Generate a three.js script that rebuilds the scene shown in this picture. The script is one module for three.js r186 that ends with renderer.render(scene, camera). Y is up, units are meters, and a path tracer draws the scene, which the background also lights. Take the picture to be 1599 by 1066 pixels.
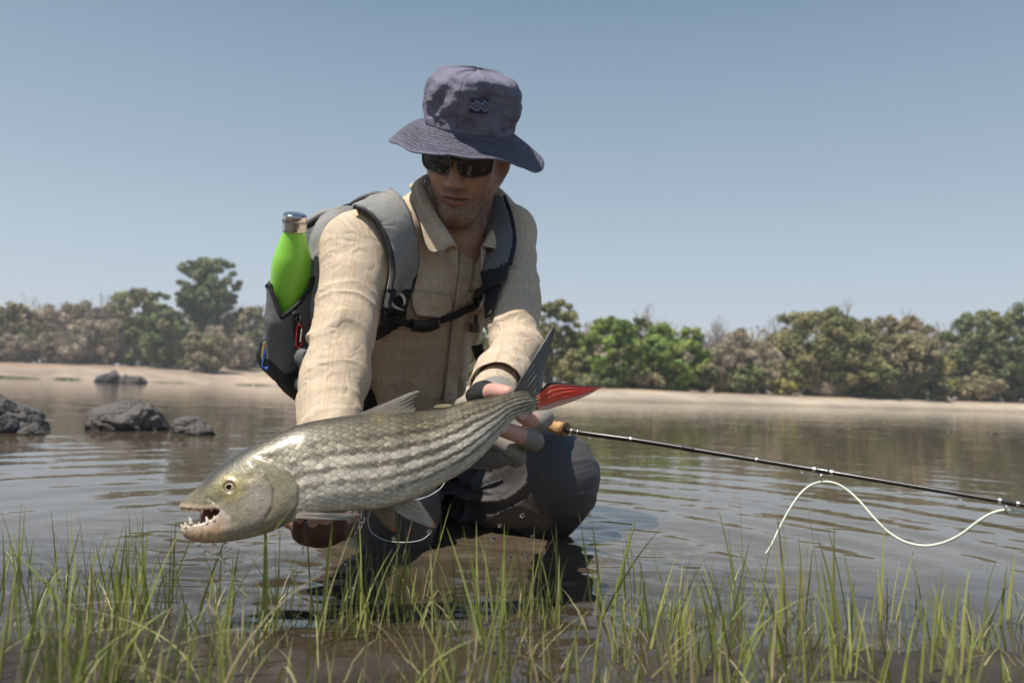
import * as THREE from 'three';
import { mergeGeometries } from 'three/addons/utils/BufferGeometryUtils.js';

// ---------------------------------------------------------------- camera, sky, sun, exposure
const scene = new THREE.Scene();
const EYE = 0.27, FPX = 1200, PW = 1599, PH = 1066;                 // eye height above the water (m), focal length in photo pixels
const camera = new THREE.PerspectiveCamera(2 * Math.atan(PH / 2 / FPX) * 180 / Math.PI, PW / PH, 0.05, 900);
camera.position.set(0, EYE, 0);
const qPitch = new THREE.Quaternion().setFromAxisAngle(new THREE.Vector3(1, 0, 0), 3.69 * Math.PI / 180);
const qRoll = new THREE.Quaternion().setFromAxisAngle(new THREE.Vector3(0, 0, 1), 1.89 * Math.PI / 180);
camera.quaternion.copy(qPitch).multiply(qRoll);
camera.focus = 1.18; camera.userData.fStop = 4.6;
camera.updateMatrixWorld();
const SUN = new THREE.Vector3(-.38, 1.0, .24).normalize();
function skyTexture() {
  const W = 512, H = 256, a = new Float32Array(W * H * 4);
  const stops = [[0, .520, .560, .595], [3, .500, .550, .600], [8, .410, .490, .570], [15, .298, .385, .478], [28, .160, .244, .340], [55, .060, .130, .240], [90, .045, .105, .210]];
  for (let j = 0; j < H; j++) {
    const el = ((j + .5) / H - .5) * 180, e = Math.max(0, el);
    let k = 0; while (k < stops.length - 2 && stops[k + 1][0] < e) k++;
    const s0 = stops[k], s1 = stops[k + 1], t = Math.min(1, Math.max(0, (e - s0[0]) / (s1[0] - s0[0])));
    for (let i = 0; i < W; i++) {
      const az = ((i + .5) / W - .5) * 2 * Math.PI, c = Math.cos(el * Math.PI / 180);
      const dot = Math.cos(az) * c * SUN.x + Math.sin(el * Math.PI / 180) * SUN.y + Math.sin(az) * c * SUN.z;
      const glow = .10 * Math.pow(Math.max(0, dot * .5 + .5), 3) + .35 * Math.pow(Math.max(0, dot), 24);
      const o = (j * W + i) * 4;
      for (let q = 0; q < 3; q++) a[o + q] = (s0[q + 1] + (s1[q + 1] - s0[q + 1]) * t) * (el < 0 ? .55 : 1) * (.965 + glow * .8) + glow * .12;
      a[o + 3] = 1;
    }
  }
  const t = new THREE.DataTexture(a, W, H, THREE.RGBAFormat, THREE.FloatType);
  t.mapping = THREE.EquirectangularReflectionMapping; t.magFilter = t.minFilter = THREE.LinearFilter; t.needsUpdate = true;
  return t;
}
scene.background = skyTexture(); scene.environment = scene.background;
const sun = new THREE.DirectionalLight(new THREE.Color(1, .93, .82), 4.6);
sun.position.copy(SUN).multiplyScalar(40); sun.castShadow = true;
sun.shadow.mapSize.set(4096, 4096);
Object.assign(sun.shadow.camera, { left: -60, right: 60, top: 60, bottom: -60, near: 1, far: 200 });
scene.add(sun, sun.target);
scene.fog = new THREE.FogExp2(new THREE.Color().setRGB(.80, .85, .92), .0014);
const renderer = new THREE.WebGLRenderer({ antialias: true });
renderer.setSize(1024, 682);
renderer.toneMapping = THREE.LinearToneMapping; renderer.toneMappingExposure = 1.25;
renderer.shadowMap.enabled = true;

// ---------------------------------------------------------------- small helpers
const V = (x, y, z) => new THREE.Vector3(x, y, z);
let seed = 7; const rnd = () => { seed = (seed * 1664525 + 1013904223) >>> 0; return seed / 4294967296; };
const rr = (a, b) => a + (b - a) * rnd();
const reseed = (n) => { seed = n >>> 0; for (let i = 0; i < 5; i++) rnd(); };
const clamp = (x, a, b) => x < a ? a : x > b ? b : x;
const mix = (a, b, t) => a + (b - a) * t;
const sstep = (a, b, x) => { const t = clamp((x - a) / (b - a), 0, 1); return t * t * (3 - 2 * t); };
const camQ = camera.quaternion;
const P = (x, y, d) => V((x - (PW - 1) / 2) / FPX * d, -(y - (PH - 1) / 2) / FPX * d, -d).applyQuaternion(camQ).add(camera.position);   // a point at a depth in front of the camera
const Dir = (x, y, z) => V(x, y, z).applyQuaternion(camQ);
const lerpList = (list, x) => {                                        // piecewise linear look-up in [[x, v], ...]
  if (x <= list[0][0]) return list[0][1];
  for (let i = 1; i < list.length; i++) if (x <= list[i][0]) return mix(list[i - 1][1], list[i][1], (x - list[i - 1][0]) / (list[i][0] - list[i - 1][0]));
  return list[list.length - 1][1];
};
const NT = new Float32Array(4096); { let s = 12345; for (let i = 0; i < 4096; i++) { s = (s * 1664525 + 1013904223) >>> 0; NT[i] = s / 2147483648 - 1; } }
const hsh = (x, y, z) => NT[((x * 73856093) ^ (y * 19349663) ^ (z * 83492791)) & 4095];
function noise(x, y, z) {                                              // smooth value noise, -1..1
  const X = Math.floor(x), Y = Math.floor(y), Z = Math.floor(z); x -= X; y -= Y; z -= Z;
  x = x * x * (3 - 2 * x); y = y * y * (3 - 2 * y); z = z * z * (3 - 2 * z);
  const a = mix(mix(hsh(X, Y, Z), hsh(X + 1, Y, Z), x), mix(hsh(X, Y + 1, Z), hsh(X + 1, Y + 1, Z), x), y);
  const b = mix(mix(hsh(X, Y, Z + 1), hsh(X + 1, Y, Z + 1), x), mix(hsh(X, Y + 1, Z + 1), hsh(X + 1, Y + 1, Z + 1), x), y);
  return mix(a, b, z);
}
const fbm = (x, y, z, o = 4) => { let s = 0, a = .5; for (let i = 0; i < o; i++) { s += a * noise(x, y, z); x = x * 2.03 + 7.1; y = y * 2.03 + 3.7; z = z * 2.03 + 1.3; a *= .5; } return s; };
const ridge = (w) => { const f = w - Math.floor(w); return .5 - .5 * Math.cos(2 * Math.PI * Math.pow(f, .7)); };
// signed distances
const smin = (a, b, k) => { const h = Math.max(k - Math.abs(a - b), 0) / k; return Math.min(a, b) - h * h * k * .25; };
const smax = (a, b, k) => -smin(-a, -b, k);
function cone(x, y, z, a, b, r1, r2) {                                 // tapered capsule
  const bx = b.x - a.x, by = b.y - a.y, bz = b.z - a.z, px = x - a.x, py = y - a.y, pz = z - a.z;
  const h = clamp((px * bx + py * by + pz * bz) / (bx * bx + by * by + bz * bz), 0, 1);
  return Math.hypot(px - bx * h, py - by * h, pz - bz * h) - mix(r1, r2, h);
}
function along(x, y, z, a, b) {
  const bx = b.x - a.x, by = b.y - a.y, bz = b.z - a.z;
  return ((x - a.x) * bx + (y - a.y) * by + (z - a.z) * bz) / (bx * bx + by * by + bz * bz);
}
function ell(x, y, z, c, rx, ry, rz) { const k = Math.hypot((x - c[0]) / rx, (y - c[1]) / ry, (z - c[2]) / rz); return (k - 1) * Math.min(rx, ry, rz); }
// surface nets: one smooth mesh of the zero level of f in a box
function net(f, lo, hi, h) {
  const nx = Math.ceil((hi.x - lo.x) / h) + 1, ny = Math.ceil((hi.y - lo.y) / h) + 1, nz = Math.ceil((hi.z - lo.z) / h) + 1;
  const g = new Float32Array(nx * ny * nz), at = (i, j, k) => i + nx * (j + ny * k);
  const C = 4;                                                         // skip blocks far from the surface
  for (let k0 = 0; k0 < nz; k0 += C) for (let j0 = 0; j0 < ny; j0 += C) for (let i0 = 0; i0 < nx; i0 += C) {
    const d = f(lo.x + (i0 + C / 2) * h, lo.y + (j0 + C / 2) * h, lo.z + (k0 + C / 2) * h), far = Math.abs(d) > C * h * 1.9 + .012;
    for (let k = k0; k < Math.min(nz, k0 + C); k++) for (let j = j0; j < Math.min(ny, j0 + C); j++) for (let i = i0; i < Math.min(nx, i0 + C); i++)
      g[at(i, j, k)] = far ? d : f(lo.x + i * h, lo.y + j * h, lo.z + k * h);
  }
  const id = new Int32Array(nx * ny * nz).fill(-1), pos = [], idx = [];
  for (let k = 0; k < nz - 1; k++) for (let j = 0; j < ny - 1; j++) for (let i = 0; i < nx - 1; i++) {
    let n = 0, sx = 0, sy = 0, sz = 0;
    const v = [g[at(i, j, k)], g[at(i + 1, j, k)], g[at(i, j + 1, k)], g[at(i + 1, j + 1, k)], g[at(i, j, k + 1)], g[at(i + 1, j, k + 1)], g[at(i, j + 1, k + 1)], g[at(i + 1, j + 1, k + 1)]];
    let m = 0; for (let c = 0; c < 8; c++) if (v[c] < 0) m |= 1 << c;
    if (m === 0 || m === 255) continue;
    for (let c = 0; c < 8; c++) for (let b = 1; b < 8; b <<= 1) if (!(c & b) && (v[c] < 0) !== (v[c | b] < 0)) {
      const t = v[c] / (v[c] - v[c | b]);
      sx += (c & 1) + (b === 1 ? t : 0); sy += ((c >> 1) & 1) + (b === 2 ? t : 0); sz += ((c >> 2) & 1) + (b === 4 ? t : 0); n++;
    }
    id[at(i, j, k)] = pos.length / 3;
    pos.push(lo.x + (i + sx / n) * h, lo.y + (j + sy / n) * h, lo.z + (k + sz / n) * h);
  }
  const quad = (a, b, c, d, flip) => { if (a < 0 || b < 0 || c < 0 || d < 0) return; flip ? idx.push(a, c, b, a, d, c) : idx.push(a, b, c, a, c, d); };
  for (let k = 1; k < nz - 1; k++) for (let j = 1; j < ny - 1; j++) for (let i = 1; i < nx - 1; i++) {
    const s = g[at(i, j, k)] < 0;
    if (s !== (g[at(i + 1, j, k)] < 0)) quad(id[at(i, j - 1, k - 1)], id[at(i, j, k - 1)], id[at(i, j, k)], id[at(i, j - 1, k)], !s);
    if (s !== (g[at(i, j + 1, k)] < 0)) quad(id[at(i - 1, j, k - 1)], id[at(i - 1, j, k)], id[at(i, j, k)], id[at(i, j, k - 1)], !s);
    if (s !== (g[at(i, j, k + 1)] < 0)) quad(id[at(i - 1, j - 1, k)], id[at(i, j - 1, k)], id[at(i, j, k)], id[at(i - 1, j, k)], !s);
  }
  const nrm = new Float32Array(pos.length), e = h * .5;
  for (let q = 0; q < pos.length; q += 3) {
    let [x, y, z] = [pos[q], pos[q + 1], pos[q + 2]], gx, gy, gz, l;
    for (let it = 0; it < 2; it++) {
      gx = f(x + e, y, z) - f(x - e, y, z); gy = f(x, y + e, z) - f(x, y - e, z); gz = f(x, y, z + e) - f(x, y, z - e);
      l = Math.hypot(gx, gy, gz) || 1;
      if (it === 0) { const d = clamp(f(x, y, z) / Math.max(.35, l / (2 * e)), -h * .6, h * .6); x -= gx / l * d; y -= gy / l * d; z -= gz / l * d; }
    }
    pos[q] = x; pos[q + 1] = y; pos[q + 2] = z;
    nrm[q] = gx / l; nrm[q + 1] = gy / l; nrm[q + 2] = gz / l;
  }
  const geo = new THREE.BufferGeometry();
  geo.setAttribute('position', new THREE.Float32BufferAttribute(pos, 3));
  geo.setAttribute('normal', new THREE.BufferAttribute(nrm, 3));
  geo.setIndex(idx);
  return geo;
}
// uv per vertex from fn(x,y,z,nx,ny,nz) -> [u,v,chart]; vertices shared by two charts are split
function unwrap(geo, fn) {
  const p = geo.attributes.position.array, n = geo.attributes.normal.array, idx = geo.index.array, P2 = [], N2 = [], U2 = [], I2 = [], seen = new Map();
  for (let t = 0; t < idx.length; t += 3) {
    const cx = (p[idx[t] * 3] + p[idx[t + 1] * 3] + p[idx[t + 2] * 3]) / 3, cy = (p[idx[t] * 3 + 1] + p[idx[t + 1] * 3 + 1] + p[idx[t + 2] * 3 + 1]) / 3, cz = (p[idx[t] * 3 + 2] + p[idx[t + 1] * 3 + 2] + p[idx[t + 2] * 3 + 2]) / 3;
    const ch = fn.chart(cx, cy, cz, n[idx[t] * 3], n[idx[t] * 3 + 1], n[idx[t] * 3 + 2]);
    for (let c = 0; c < 3; c++) {
      const v = idx[t + c], key = v * 64 + ch;
      let q = seen.get(key);
      if (q === undefined) {
        q = P2.length / 3; seen.set(key, q);
        P2.push(p[v * 3], p[v * 3 + 1], p[v * 3 + 2]); N2.push(n[v * 3], n[v * 3 + 1], n[v * 3 + 2]);
        const uv = fn.uv(ch, p[v * 3], p[v * 3 + 1], p[v * 3 + 2]); U2.push(uv[0], uv[1]);
      }
      I2.push(q);
    }
  }
  const g = new THREE.BufferGeometry();
  g.setAttribute('position', new THREE.Float32BufferAttribute(P2, 3)); g.setAttribute('normal', new THREE.Float32BufferAttribute(N2, 3)); g.setAttribute('uv', new THREE.Float32BufferAttribute(U2, 2)); g.setIndex(I2);
  return g;
}
function paint(geo, fn) { const p = geo.attributes.position.array, n = geo.attributes.normal.array, c = new Float32Array(p.length); for (let i = 0; i < p.length; i += 3) { const r = fn(p[i], p[i + 1], p[i + 2], n[i], n[i + 1], n[i + 2]); c[i] = r[0]; c[i + 1] = r[1]; c[i + 2] = r[2]; } geo.setAttribute('color', new THREE.BufferAttribute(c, 3)); return geo; }
function march(f, px, py, from, to) {                                  // the first point of a solid along the sight line through a photo pixel
  const a = P(px, py, from), b = P(px, py, to), n = 400; let last = a.clone();
  for (let i = 0; i <= n; i++) { const q = a.clone().lerp(b, i / n); if (f(q.x, q.y, q.z) < 0) return last.lerp(q, .5); last = q; }
  return null;
}
function grad(f, q, e = .006) { return V(f(q.x + e, q.y, q.z) - f(q.x - e, q.y, q.z), f(q.x, q.y + e, q.z) - f(q.x, q.y - e, q.z), f(q.x, q.y, q.z + e) - f(q.x, q.y, q.z - e)).normalize(); }
// a closed grid surface from fn(u,v) -> Vector3, with thickness along its normal
function sheet(fn, nu, nv, thick, uvs = [1, 1]) {
  const pts = [], at = (i, j) => pts[i * (nv + 1) + j];
  for (let i = 0; i <= nu; i++) for (let j = 0; j <= nv; j++) pts.push(fn(i / nu, j / nv));
  const nr = [];
  for (let i = 0; i <= nu; i++) for (let j = 0; j <= nv; j++) {
    const a = at(Math.min(nu, i + 1), j).clone().sub(at(Math.max(0, i - 1), j)), b = at(i, Math.min(nv, j + 1)).clone().sub(at(i, Math.max(0, j - 1)));
    const n = a.cross(b); n.lengthSq() > 1e-18 ? n.normalize() : n.set(0, 1, 0); nr.push(n);
  }
  const pos = [], uv = [], idx = [], N = pts.length;
  for (const s of [.5, -.5]) for (let i = 0; i < N; i++) { const t = typeof thick === 'function' ? thick(Math.floor(i / (nv + 1)) / nu, (i % (nv + 1)) / nv) : thick, q = pts[i].clone().addScaledVector(nr[i], s * t); pos.push(q.x, q.y, q.z); uv.push(Math.floor(i / (nv + 1)) / nu * uvs[0], (i % (nv + 1)) / nv * uvs[1]); }
  const q4 = (a, b, c, d) => idx.push(a, b, c, a, c, d), k = (i, j) => i * (nv + 1) + j;
  for (let i = 0; i < nu; i++) for (let j = 0; j < nv; j++) { q4(k(i, j), k(i + 1, j), k(i + 1, j + 1), k(i, j + 1)); q4(N + k(i, j), N + k(i, j + 1), N + k(i + 1, j + 1), N + k(i + 1, j)); }
  for (let i = 0; i < nu; i++) { q4(k(i, 0), N + k(i, 0), N + k(i + 1, 0), k(i + 1, 0)); q4(k(i, nv), k(i + 1, nv), N + k(i + 1, nv), N + k(i, nv)); }
  for (let j = 0; j < nv; j++) { q4(k(0, j), k(0, j + 1), N + k(0, j + 1), N + k(0, j)); q4(k(nu, j), N + k(nu, j), N + k(nu, j + 1), k(nu, j + 1)); }
  const g = new THREE.BufferGeometry();
  g.setAttribute('position', new THREE.Float32BufferAttribute(pos, 3)); g.setAttribute('uv', new THREE.Float32BufferAttribute(uv, 2)); g.setIndex(idx); g.computeVertexNormals();
  return g;
}
const curve = (pts) => new THREE.CatmullRomCurve3(pts, false, 'centripetal');
function tube(pts, r, seg = 64, rad = 8) { return new THREE.TubeGeometry(curve(pts), seg, r, rad, false); }
function tubeR(pts, radii, seg = 64, rad = 10, caps = true) {          // tube whose radius varies along it
  const c = curve(pts), fr = c.computeFrenetFrames(seg, false), pos = [], idx = [], uv = [], L = c.getLength();
  for (let i = 0; i <= seg; i++) {
    const t = i / seg, q = c.getPointAt(t), r = typeof radii === 'function' ? radii(t) : mix(radii[0], radii[1], t);
    for (let j = 0; j <= rad; j++) { const a = j / rad * 2 * Math.PI, n = fr.normals[i].clone().multiplyScalar(Math.cos(a)).addScaledVector(fr.binormals[i], Math.sin(a)); pos.push(q.x + n.x * r, q.y + n.y * r, q.z + n.z * r); uv.push(j / rad * 2 * Math.PI * r, t * L); }
  }
  for (let i = 0; i < seg; i++) for (let j = 0; j < rad; j++) { const a = i * (rad + 1) + j; idx.push(a, a + 1, a + rad + 1, a + 1, a + rad + 2, a + rad + 1); }
  if (caps) for (const i of [0, seg]) { const q = c.getPointAt(i / seg), n = pos.length / 3; pos.push(q.x, q.y, q.z); uv.push(0, 0); for (let j = 0; j < rad; j++) { const a = i * (rad + 1) + j; i ? idx.push(n, a, a + 1) : idx.push(n, a + 1, a); } }
  const g = new THREE.BufferGeometry(); g.setAttribute('position', new THREE.Float32BufferAttribute(pos, 3)); g.setAttribute('uv', new THREE.Float32BufferAttribute(uv, 2)); g.setIndex(idx); g.computeVertexNormals();
  return g;
}
const merge = (list) => mergeGeometries(list.map((g) => { let q = g.index ? g.toNonIndexed() : g; for (const k of Object.keys(q.attributes)) if (!['position', 'normal', 'uv', 'color'].includes(k)) q.deleteAttribute(k); return q; }));
// naming
const used = new Map();
const numbered = (name) => { const n = used.get(name) ?? 0; used.set(name, n + 1); return n ? name + '_' + String(n).padStart(3, '0') : name; };
function thing(name, label, category, pos = V(0, 0, 0), group) { const o = new THREE.Group(); o.name = numbered(name); o.position.copy(pos); o.userData = { label, category }; if (group) o.userData.group = group; scene.add(o); return o; }
function shade(m) { m.castShadow = m.receiveShadow = true; return m; }
// geometry given in world coordinates, hung under its thing (or part)
function part(name, geo, mat, parent) {
  const m = shade(new THREE.Mesh(geo, mat)); m.name = name;
  if (parent) { parent.updateWorldMatrix(true, false); const w = parent.matrixWorld.clone().invert(); geo.applyMatrix4(w); parent.add(m); } else { m.name = numbered(name); scene.add(m); }
  return m;
}
function structure(name, geo, mat) { const m = part(name, geo, mat); m.userData.kind = 'structure'; return m; }
const matte = (r, g, b, o = {}) => new THREE.MeshStandardMaterial({ color: new THREE.Color().setRGB(r, g, b), roughness: .85, metalness: 0, side: THREE.DoubleSide, ...o });
function dataTex(w, h, fn, srgb = false, repeat = true) {
  const a = new Uint8Array(w * h * 4), f = [0, 0, 0];
  const enc = (c) => { c = clamp(c, 0, 1); return 255 * (srgb ? (c <= .0031308 ? c * 12.92 : 1.055 * Math.pow(c, 1 / 2.4) - .055) : c); };
  for (let j = 0; j < h; j++) for (let i = 0; i < w; i++) { const r = fn(i / w, j / h, f) ?? f, o = (j * w + i) * 4; a[o] = enc(r[0]); a[o + 1] = enc(r[1]); a[o + 2] = enc(r[2]); a[o + 3] = 255; }
  const t = new THREE.DataTexture(a, w, h, THREE.RGBAFormat); if (srgb) t.colorSpace = THREE.SRGBColorSpace;
  t.wrapS = t.wrapT = repeat ? THREE.RepeatWrapping : THREE.ClampToEdgeWrapping; t.magFilter = THREE.LinearFilter; t.minFilter = THREE.LinearMipmapLinearFilter; t.generateMipmaps = true; t.needsUpdate = true;
  return t;
}
// noise that repeats over the unit square
function tnoise(u, v, n, s) { const x = u * n, y = v * n, X = Math.floor(x), Y = Math.floor(y); let a = x - X, b = y - Y; a = a * a * (3 - 2 * a); b = b * b * (3 - 2 * b); const h = (i, j) => hsh(((i % n) + n) % n, ((j % n) + n) % n, s); return mix(mix(h(X, Y), h(X + 1, Y), a), mix(h(X, Y + 1), h(X + 1, Y + 1), a), b); }
const tfbm = (u, v, n, s, o = 4) => { let r = 0, a = .5; for (let i = 0; i < o; i++) { r += a * tnoise(u, v, n << i, s + i); a *= .5; } return r; };
// ---------------------------------------------------------------- ground, banks, lake
const SHORE = [[-2500, 40], [-900, 42], [-200, 50], [0, 55], [160, 60], [400, 72], [560, 66], [700, 48], [800, 36], [930, 30], [1200, 35], [1600, 44], [2200, 50], [4000, 52]];
const RISE = [[-200, 1.5], [0, 1.35], [200, 1.55], [400, 2.1], [560, 1.4], [700, .7], [800, .55], [1000, .52], [1300, .50], [1600, .62], [2200, .7]];
const RUN = [[0, 15], [400, 20], [600, 14], [800, 5], [1200, 4.5], [1600, 5.5]];
const pxOf = (x, d) => 800 + 1200 * x / Math.max(d, .3);
function bank(x, z) { const d = -z; if (d < 4) return -1e3; const px = pxOf(x, d); return d - lerpList(SHORE, px) + noise(x * .11, 3.3, z * .05) * 1.6 + noise(x * .5, 9.1, 0) * .35; }
function terrain(x, z) {
  const d = -z;
  if (d < 4) {
    let y = -.5 * sstep(1.6, 4, d) - .125 * sstep(.98, 1.5, d) - .012;
    y += (.024 * sstep(.1, .55, x) * sstep(1.12, .86, d) + .016 * sstep(1.02, .7, d)) - .006 + .06 * sstep(.62, .1, d) + .25 * sstep(.2, -3, d) + 1.7 * sstep(-2, -13, d) * (1 + .3 * noise(x * .2, 6, z * .2));
    return y + (fbm(x * 9, 1.7, z * 9, 3) * .018 + noise(x * 45, 4.2, z * 45) * .004) * sstep(1.5, 1.0, d) + noise(x * 3, 8, z * 3) * .012;
  }
  const t = bank(x, z), px = pxOf(x, d), up = lerpList(RISE, px), run = lerpList(RUN, px);
  if (t < 0) return -.03 - .6 * sstep(0, 9, -t);
  return -.03 + (up + .03) * (.35 * sstep(0, run * .25, t) + .65 * sstep(0, run, t)) + Math.max(0, t - run) * .012 + fbm(x * .6, 2, z * .6, 3) * .09 * sstep(.5, 4, t) * Math.min(1, up);
}
function fan(radii, angles, fy, fcol) {                                 // a round sheet, finer near the middle
  const pos = [], col = [], uv = [], idx = [], n = angles.length;
  for (const r of radii) for (const a of angles) { const x = Math.sin(a) * r, z = -Math.cos(a) * r, y = fy(x, z); pos.push(x, y, z); uv.push(x, z); if (fcol) col.push(...fcol(x, y, z)); }
  for (let i = 0; i < radii.length - 1; i++) for (let j = 0; j < n - 1; j++) { const a = i * n + j; idx.push(a, a + n, a + 1, a + 1, a + n, a + n + 1); }
  const g = new THREE.BufferGeometry();
  g.setAttribute('position', new THREE.Float32BufferAttribute(pos, 3)); g.setAttribute('uv', new THREE.Float32BufferAttribute(uv, 2)); if (fcol) g.setAttribute('color', new THREE.Float32BufferAttribute(col, 3));
  g.setIndex(idx); g.computeVertexNormals(); if (g.attributes.normal.getY(5) < 0) { g.index.array.reverse(); g.computeVertexNormals(); }
  return g;
}
const angles = (fine, step, coarse) => { const a = []; for (let t = -180; t < -fine; t += coarse) a.push(t); for (let t = -fine; t <= fine + 1e-6; t += step) a.push(t); for (let t = fine + coarse; t < 180; t += coarse) a.push(t); a.push(180); return a.map((t) => t * Math.PI / 180); };
const radii = (r0, r1, n) => Array.from({ length: n + 1 }, (_, i) => r0 * Math.pow(r1 / r0, i / n));

const grit = dataTex(512, 512, (u, v, f) => { const k = .5 + .5 * tfbm(u, v, 8, 3, 6); f[0] = f[1] = f[2] = k; });
{
  const col = (x, y, z) => {
    const d = -z, q = fbm(x * .35, 5, z * .35, 3);
    if (d < 4) { const k = 1 + fbm(x * 14, 2, z * 14, 3) * .7; if (d < -1) { const g = sstep(-1, -4, d); return [mix(.036, .13, g) * k, mix(.027, .115, g) * k, mix(.020, .06, g) * k]; } return [.036 * k, .027 * k, .020 * k]; }
    const t = bank(x, z), px = pxOf(x, d), run = lerpList(RUN, px), left = sstep(700, 400, px);
    const wet = sstep(1.1, .1, t), soil = sstep(run * .42, run * .95, t + q * 8 * left) * mix(.55, 1, left);
    const speck = 1 + q * .45 + noise(x * 1.7, 3, z * 1.7) * .16 + noise(x * .22, 7, z * .9) * .16 * left;
    const sand = [mix(.47, .40, left), mix(.40, .31, left), mix(.31, .235, left)];
    let c = sand.map((s, i) => mix(s, [.23, .125, .08][i], soil));
    c = c.map((s, i) => mix(s, [.20, .16, .115][i], wet) * speck);
    return c;
  };
  const g = fan([.02, ...radii(.3, 12, 260), ...radii(12.5, 160, 150), 260, 420], angles(46, .42, 8), (x, z) => terrain(x, z), col);
  const m = matte(1, 1, 1, { vertexColors: true, roughness: .62, bumpMap: grit.clone(), bumpScale: .012 });
  m.bumpMap.repeat.set(1.3, 1.3); structure('ground', g, m);
}
// mud at the water's edge is wet: its own glossy skin comes from the water sheet that lies over and between the humps
const RING = [[-.14, -1.30, 1], [-.42, -1.02, .55], [.1, -1.28, .5]];
function ripple(x, z) {
  const far = Math.hypot(x, z); let y = 0;
  for (const [cx, cz, a] of RING) {
    const r = Math.hypot(x - cx, z - cz), th = Math.atan2(x - cx, z - cz), w = r + .03 * noise(th * 2 + cx * 9, r * 1.2, 1) + .012 * noise(x * 6, 2, z * 6);
    const env = a * sstep(.1, .42, r) * Math.exp(-Math.max(0, r - .5) / 1.25) * (.75 + .5 * noise(th * 1.5, r * 2.2, 4 + cx));
    y += .78 * env * (.00135 * Math.sin(w * 2 * Math.PI / .205) + .0006 * Math.sin(w * 2 * Math.PI / .118 + 1.3) + .0011 * Math.sin(w * 2 * Math.PI / .46 + cx * 20));
  }
  { const q = (x + .15) * (x + .15) + (z + 1.2) * (z + 1.2); if (q < 2) y += Math.exp(-q / .26) * (.0030 * noise(x * 13, 1, z * 24) + .0014 * noise(x * 34, 5, z * 60)); }
  const calm = sstep(22, 6, far);
  y += calm * (.0006 * noise(x * 2.2, 1.2, z * 4.2) + .00016 * noise(x * 7.2, 6.2, z * 13) + .00004 * noise(x * 20, 7, z * 32));
  return y;
}
{
  const g = fan([.05, ...radii(.45, 30, 620), ...radii(30.5, 140, 60)], angles(40, .19, 8), ripple, (x, y, z) => { const k = sstep(.0, .16, -terrain(x, z)) * (1 + .12 * noise(x * 1.3, 4, z * 1.3)); return [mix(.046, .098, k), mix(.035, .075, k), mix(.024, .051, k)]; });
  const waves = dataTex(1024, 1024, (u, v, f) => { const k = .5 + .32 * tfbm(u, v, 24, 11, 5) + .2 * tnoise(u, v, 7, 31); f[0] = f[1] = f[2] = k; });
  waves.repeat.set(1 / 7, 1 / 5);
  const m = new THREE.MeshPhysicalMaterial({ vertexColors: true, roughness: .035, ior: 1.333, bumpMap: waves, bumpScale: .0055, specularIntensity: 1 });
  structure('water', g, m);
}
// ---------------------------------------------------------------- rocks in the lake
const rockBump = dataTex(256, 256, (u, v, f) => { const k = .5 + .45 * tfbm(u, v, 10, 51, 5); f[0] = f[1] = f[2] = k; });
const rockMat = matte(1, 1, 1, { vertexColors: true, roughness: .82, bumpMap: rockBump, bumpScale: .02 });
function rock(name, label, cx, d, w, h, dep, s, group, rot = 0) {
  const g = new THREE.IcosahedronGeometry(1, w / d > .03 ? 40 : 12), p = g.attributes.position, base = P(cx, 600, d), n = V(), cuts = [];
  reseed(s * 77 + 5);
  for (let i = 0; i < 13; i++) cuts.push([V(rr(-1, 1), rr(-.35, 1), rr(-1, 1)).normalize(), rr(.62, .93)]);
  for (let i = 0; i < p.count; i++) {
    n.fromBufferAttribute(p, i); let r = 1;
    for (const [c, k] of cuts) { const q = n.dot(c); if (q > .05) r = smin(r, k / q, .06); }
    r *= 1 + .12 * fbm(n.x * 2 + s, n.y * 2, n.z * 2, 4) + .07 * fbm(n.x * 6, n.y * 6 + s, n.z * 6, 4) - .10 * Math.pow(1 - Math.abs(noise(n.x * 1.9 + s * 3, n.y * 1.9, n.z * 1.9)), 9);
    const a = n.x * Math.cos(rot) - n.z * Math.sin(rot), b = n.x * Math.sin(rot) + n.z * Math.cos(rot);
    p.setXYZ(i, base.x + a * r * w / 2, n.y * r * h * (n.y > 0 ? 1 : .5) - .0 , base.z + b * r * dep / 2);
  }
  const g2 = mergeVerticesPos(g); g2.computeVertexNormals();
  paint(g2, (x, y, z) => { const k = .088 + .075 * fbm(x * 6 / w * .4, y * 9, z * 6 / w * .4, 4), wet = sstep(h * .22, h * .06, y + noise(x * 14 / w, 1, z * 14 / w) * h * .07); return [mix(k * 1.08, .022, wet), mix(k * .98, .019, wet), mix(k * .92, .017, wet)]; });
  const m = part(name, g2, rockMat); m.userData = { label, category: 'rock' }; if (group) m.userData.group = group;
  return m;
}
function mergeVerticesPos(g) {
  const p = g.attributes.position, map = new Map(), idx = [], out = [], uv = [];
  for (let i = 0; i < p.count; i++) { const k = Math.round(p.getX(i) * 2e4) + ',' + Math.round(p.getY(i) * 2e4) + ',' + Math.round(p.getZ(i) * 2e4); let q = map.get(k); if (q === undefined) { q = out.length / 3; map.set(k, q); out.push(p.getX(i), p.getY(i), p.getZ(i)); uv.push((p.getX(i) + p.getY(i) * .5) * 3, (p.getZ(i) + p.getY(i)) * 3); } idx.push(q); }
  const r = new THREE.BufferGeometry(); r.setAttribute('position', new THREE.Float32BufferAttribute(out, 3)); r.setAttribute('uv', new THREE.Float32BufferAttribute(uv, 2)); r.setIndex(idx); return r;
}
rock('rock', 'large cracked grey boulder in the lake left of the angler', 206, 4.1, .46, .155, .40, 4, null, .2);
rock('rock', 'small flat grey rock with a dark wet end beside the large boulder', 302, 3.9, .27, .092, .24, 9, null, .1);
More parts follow.
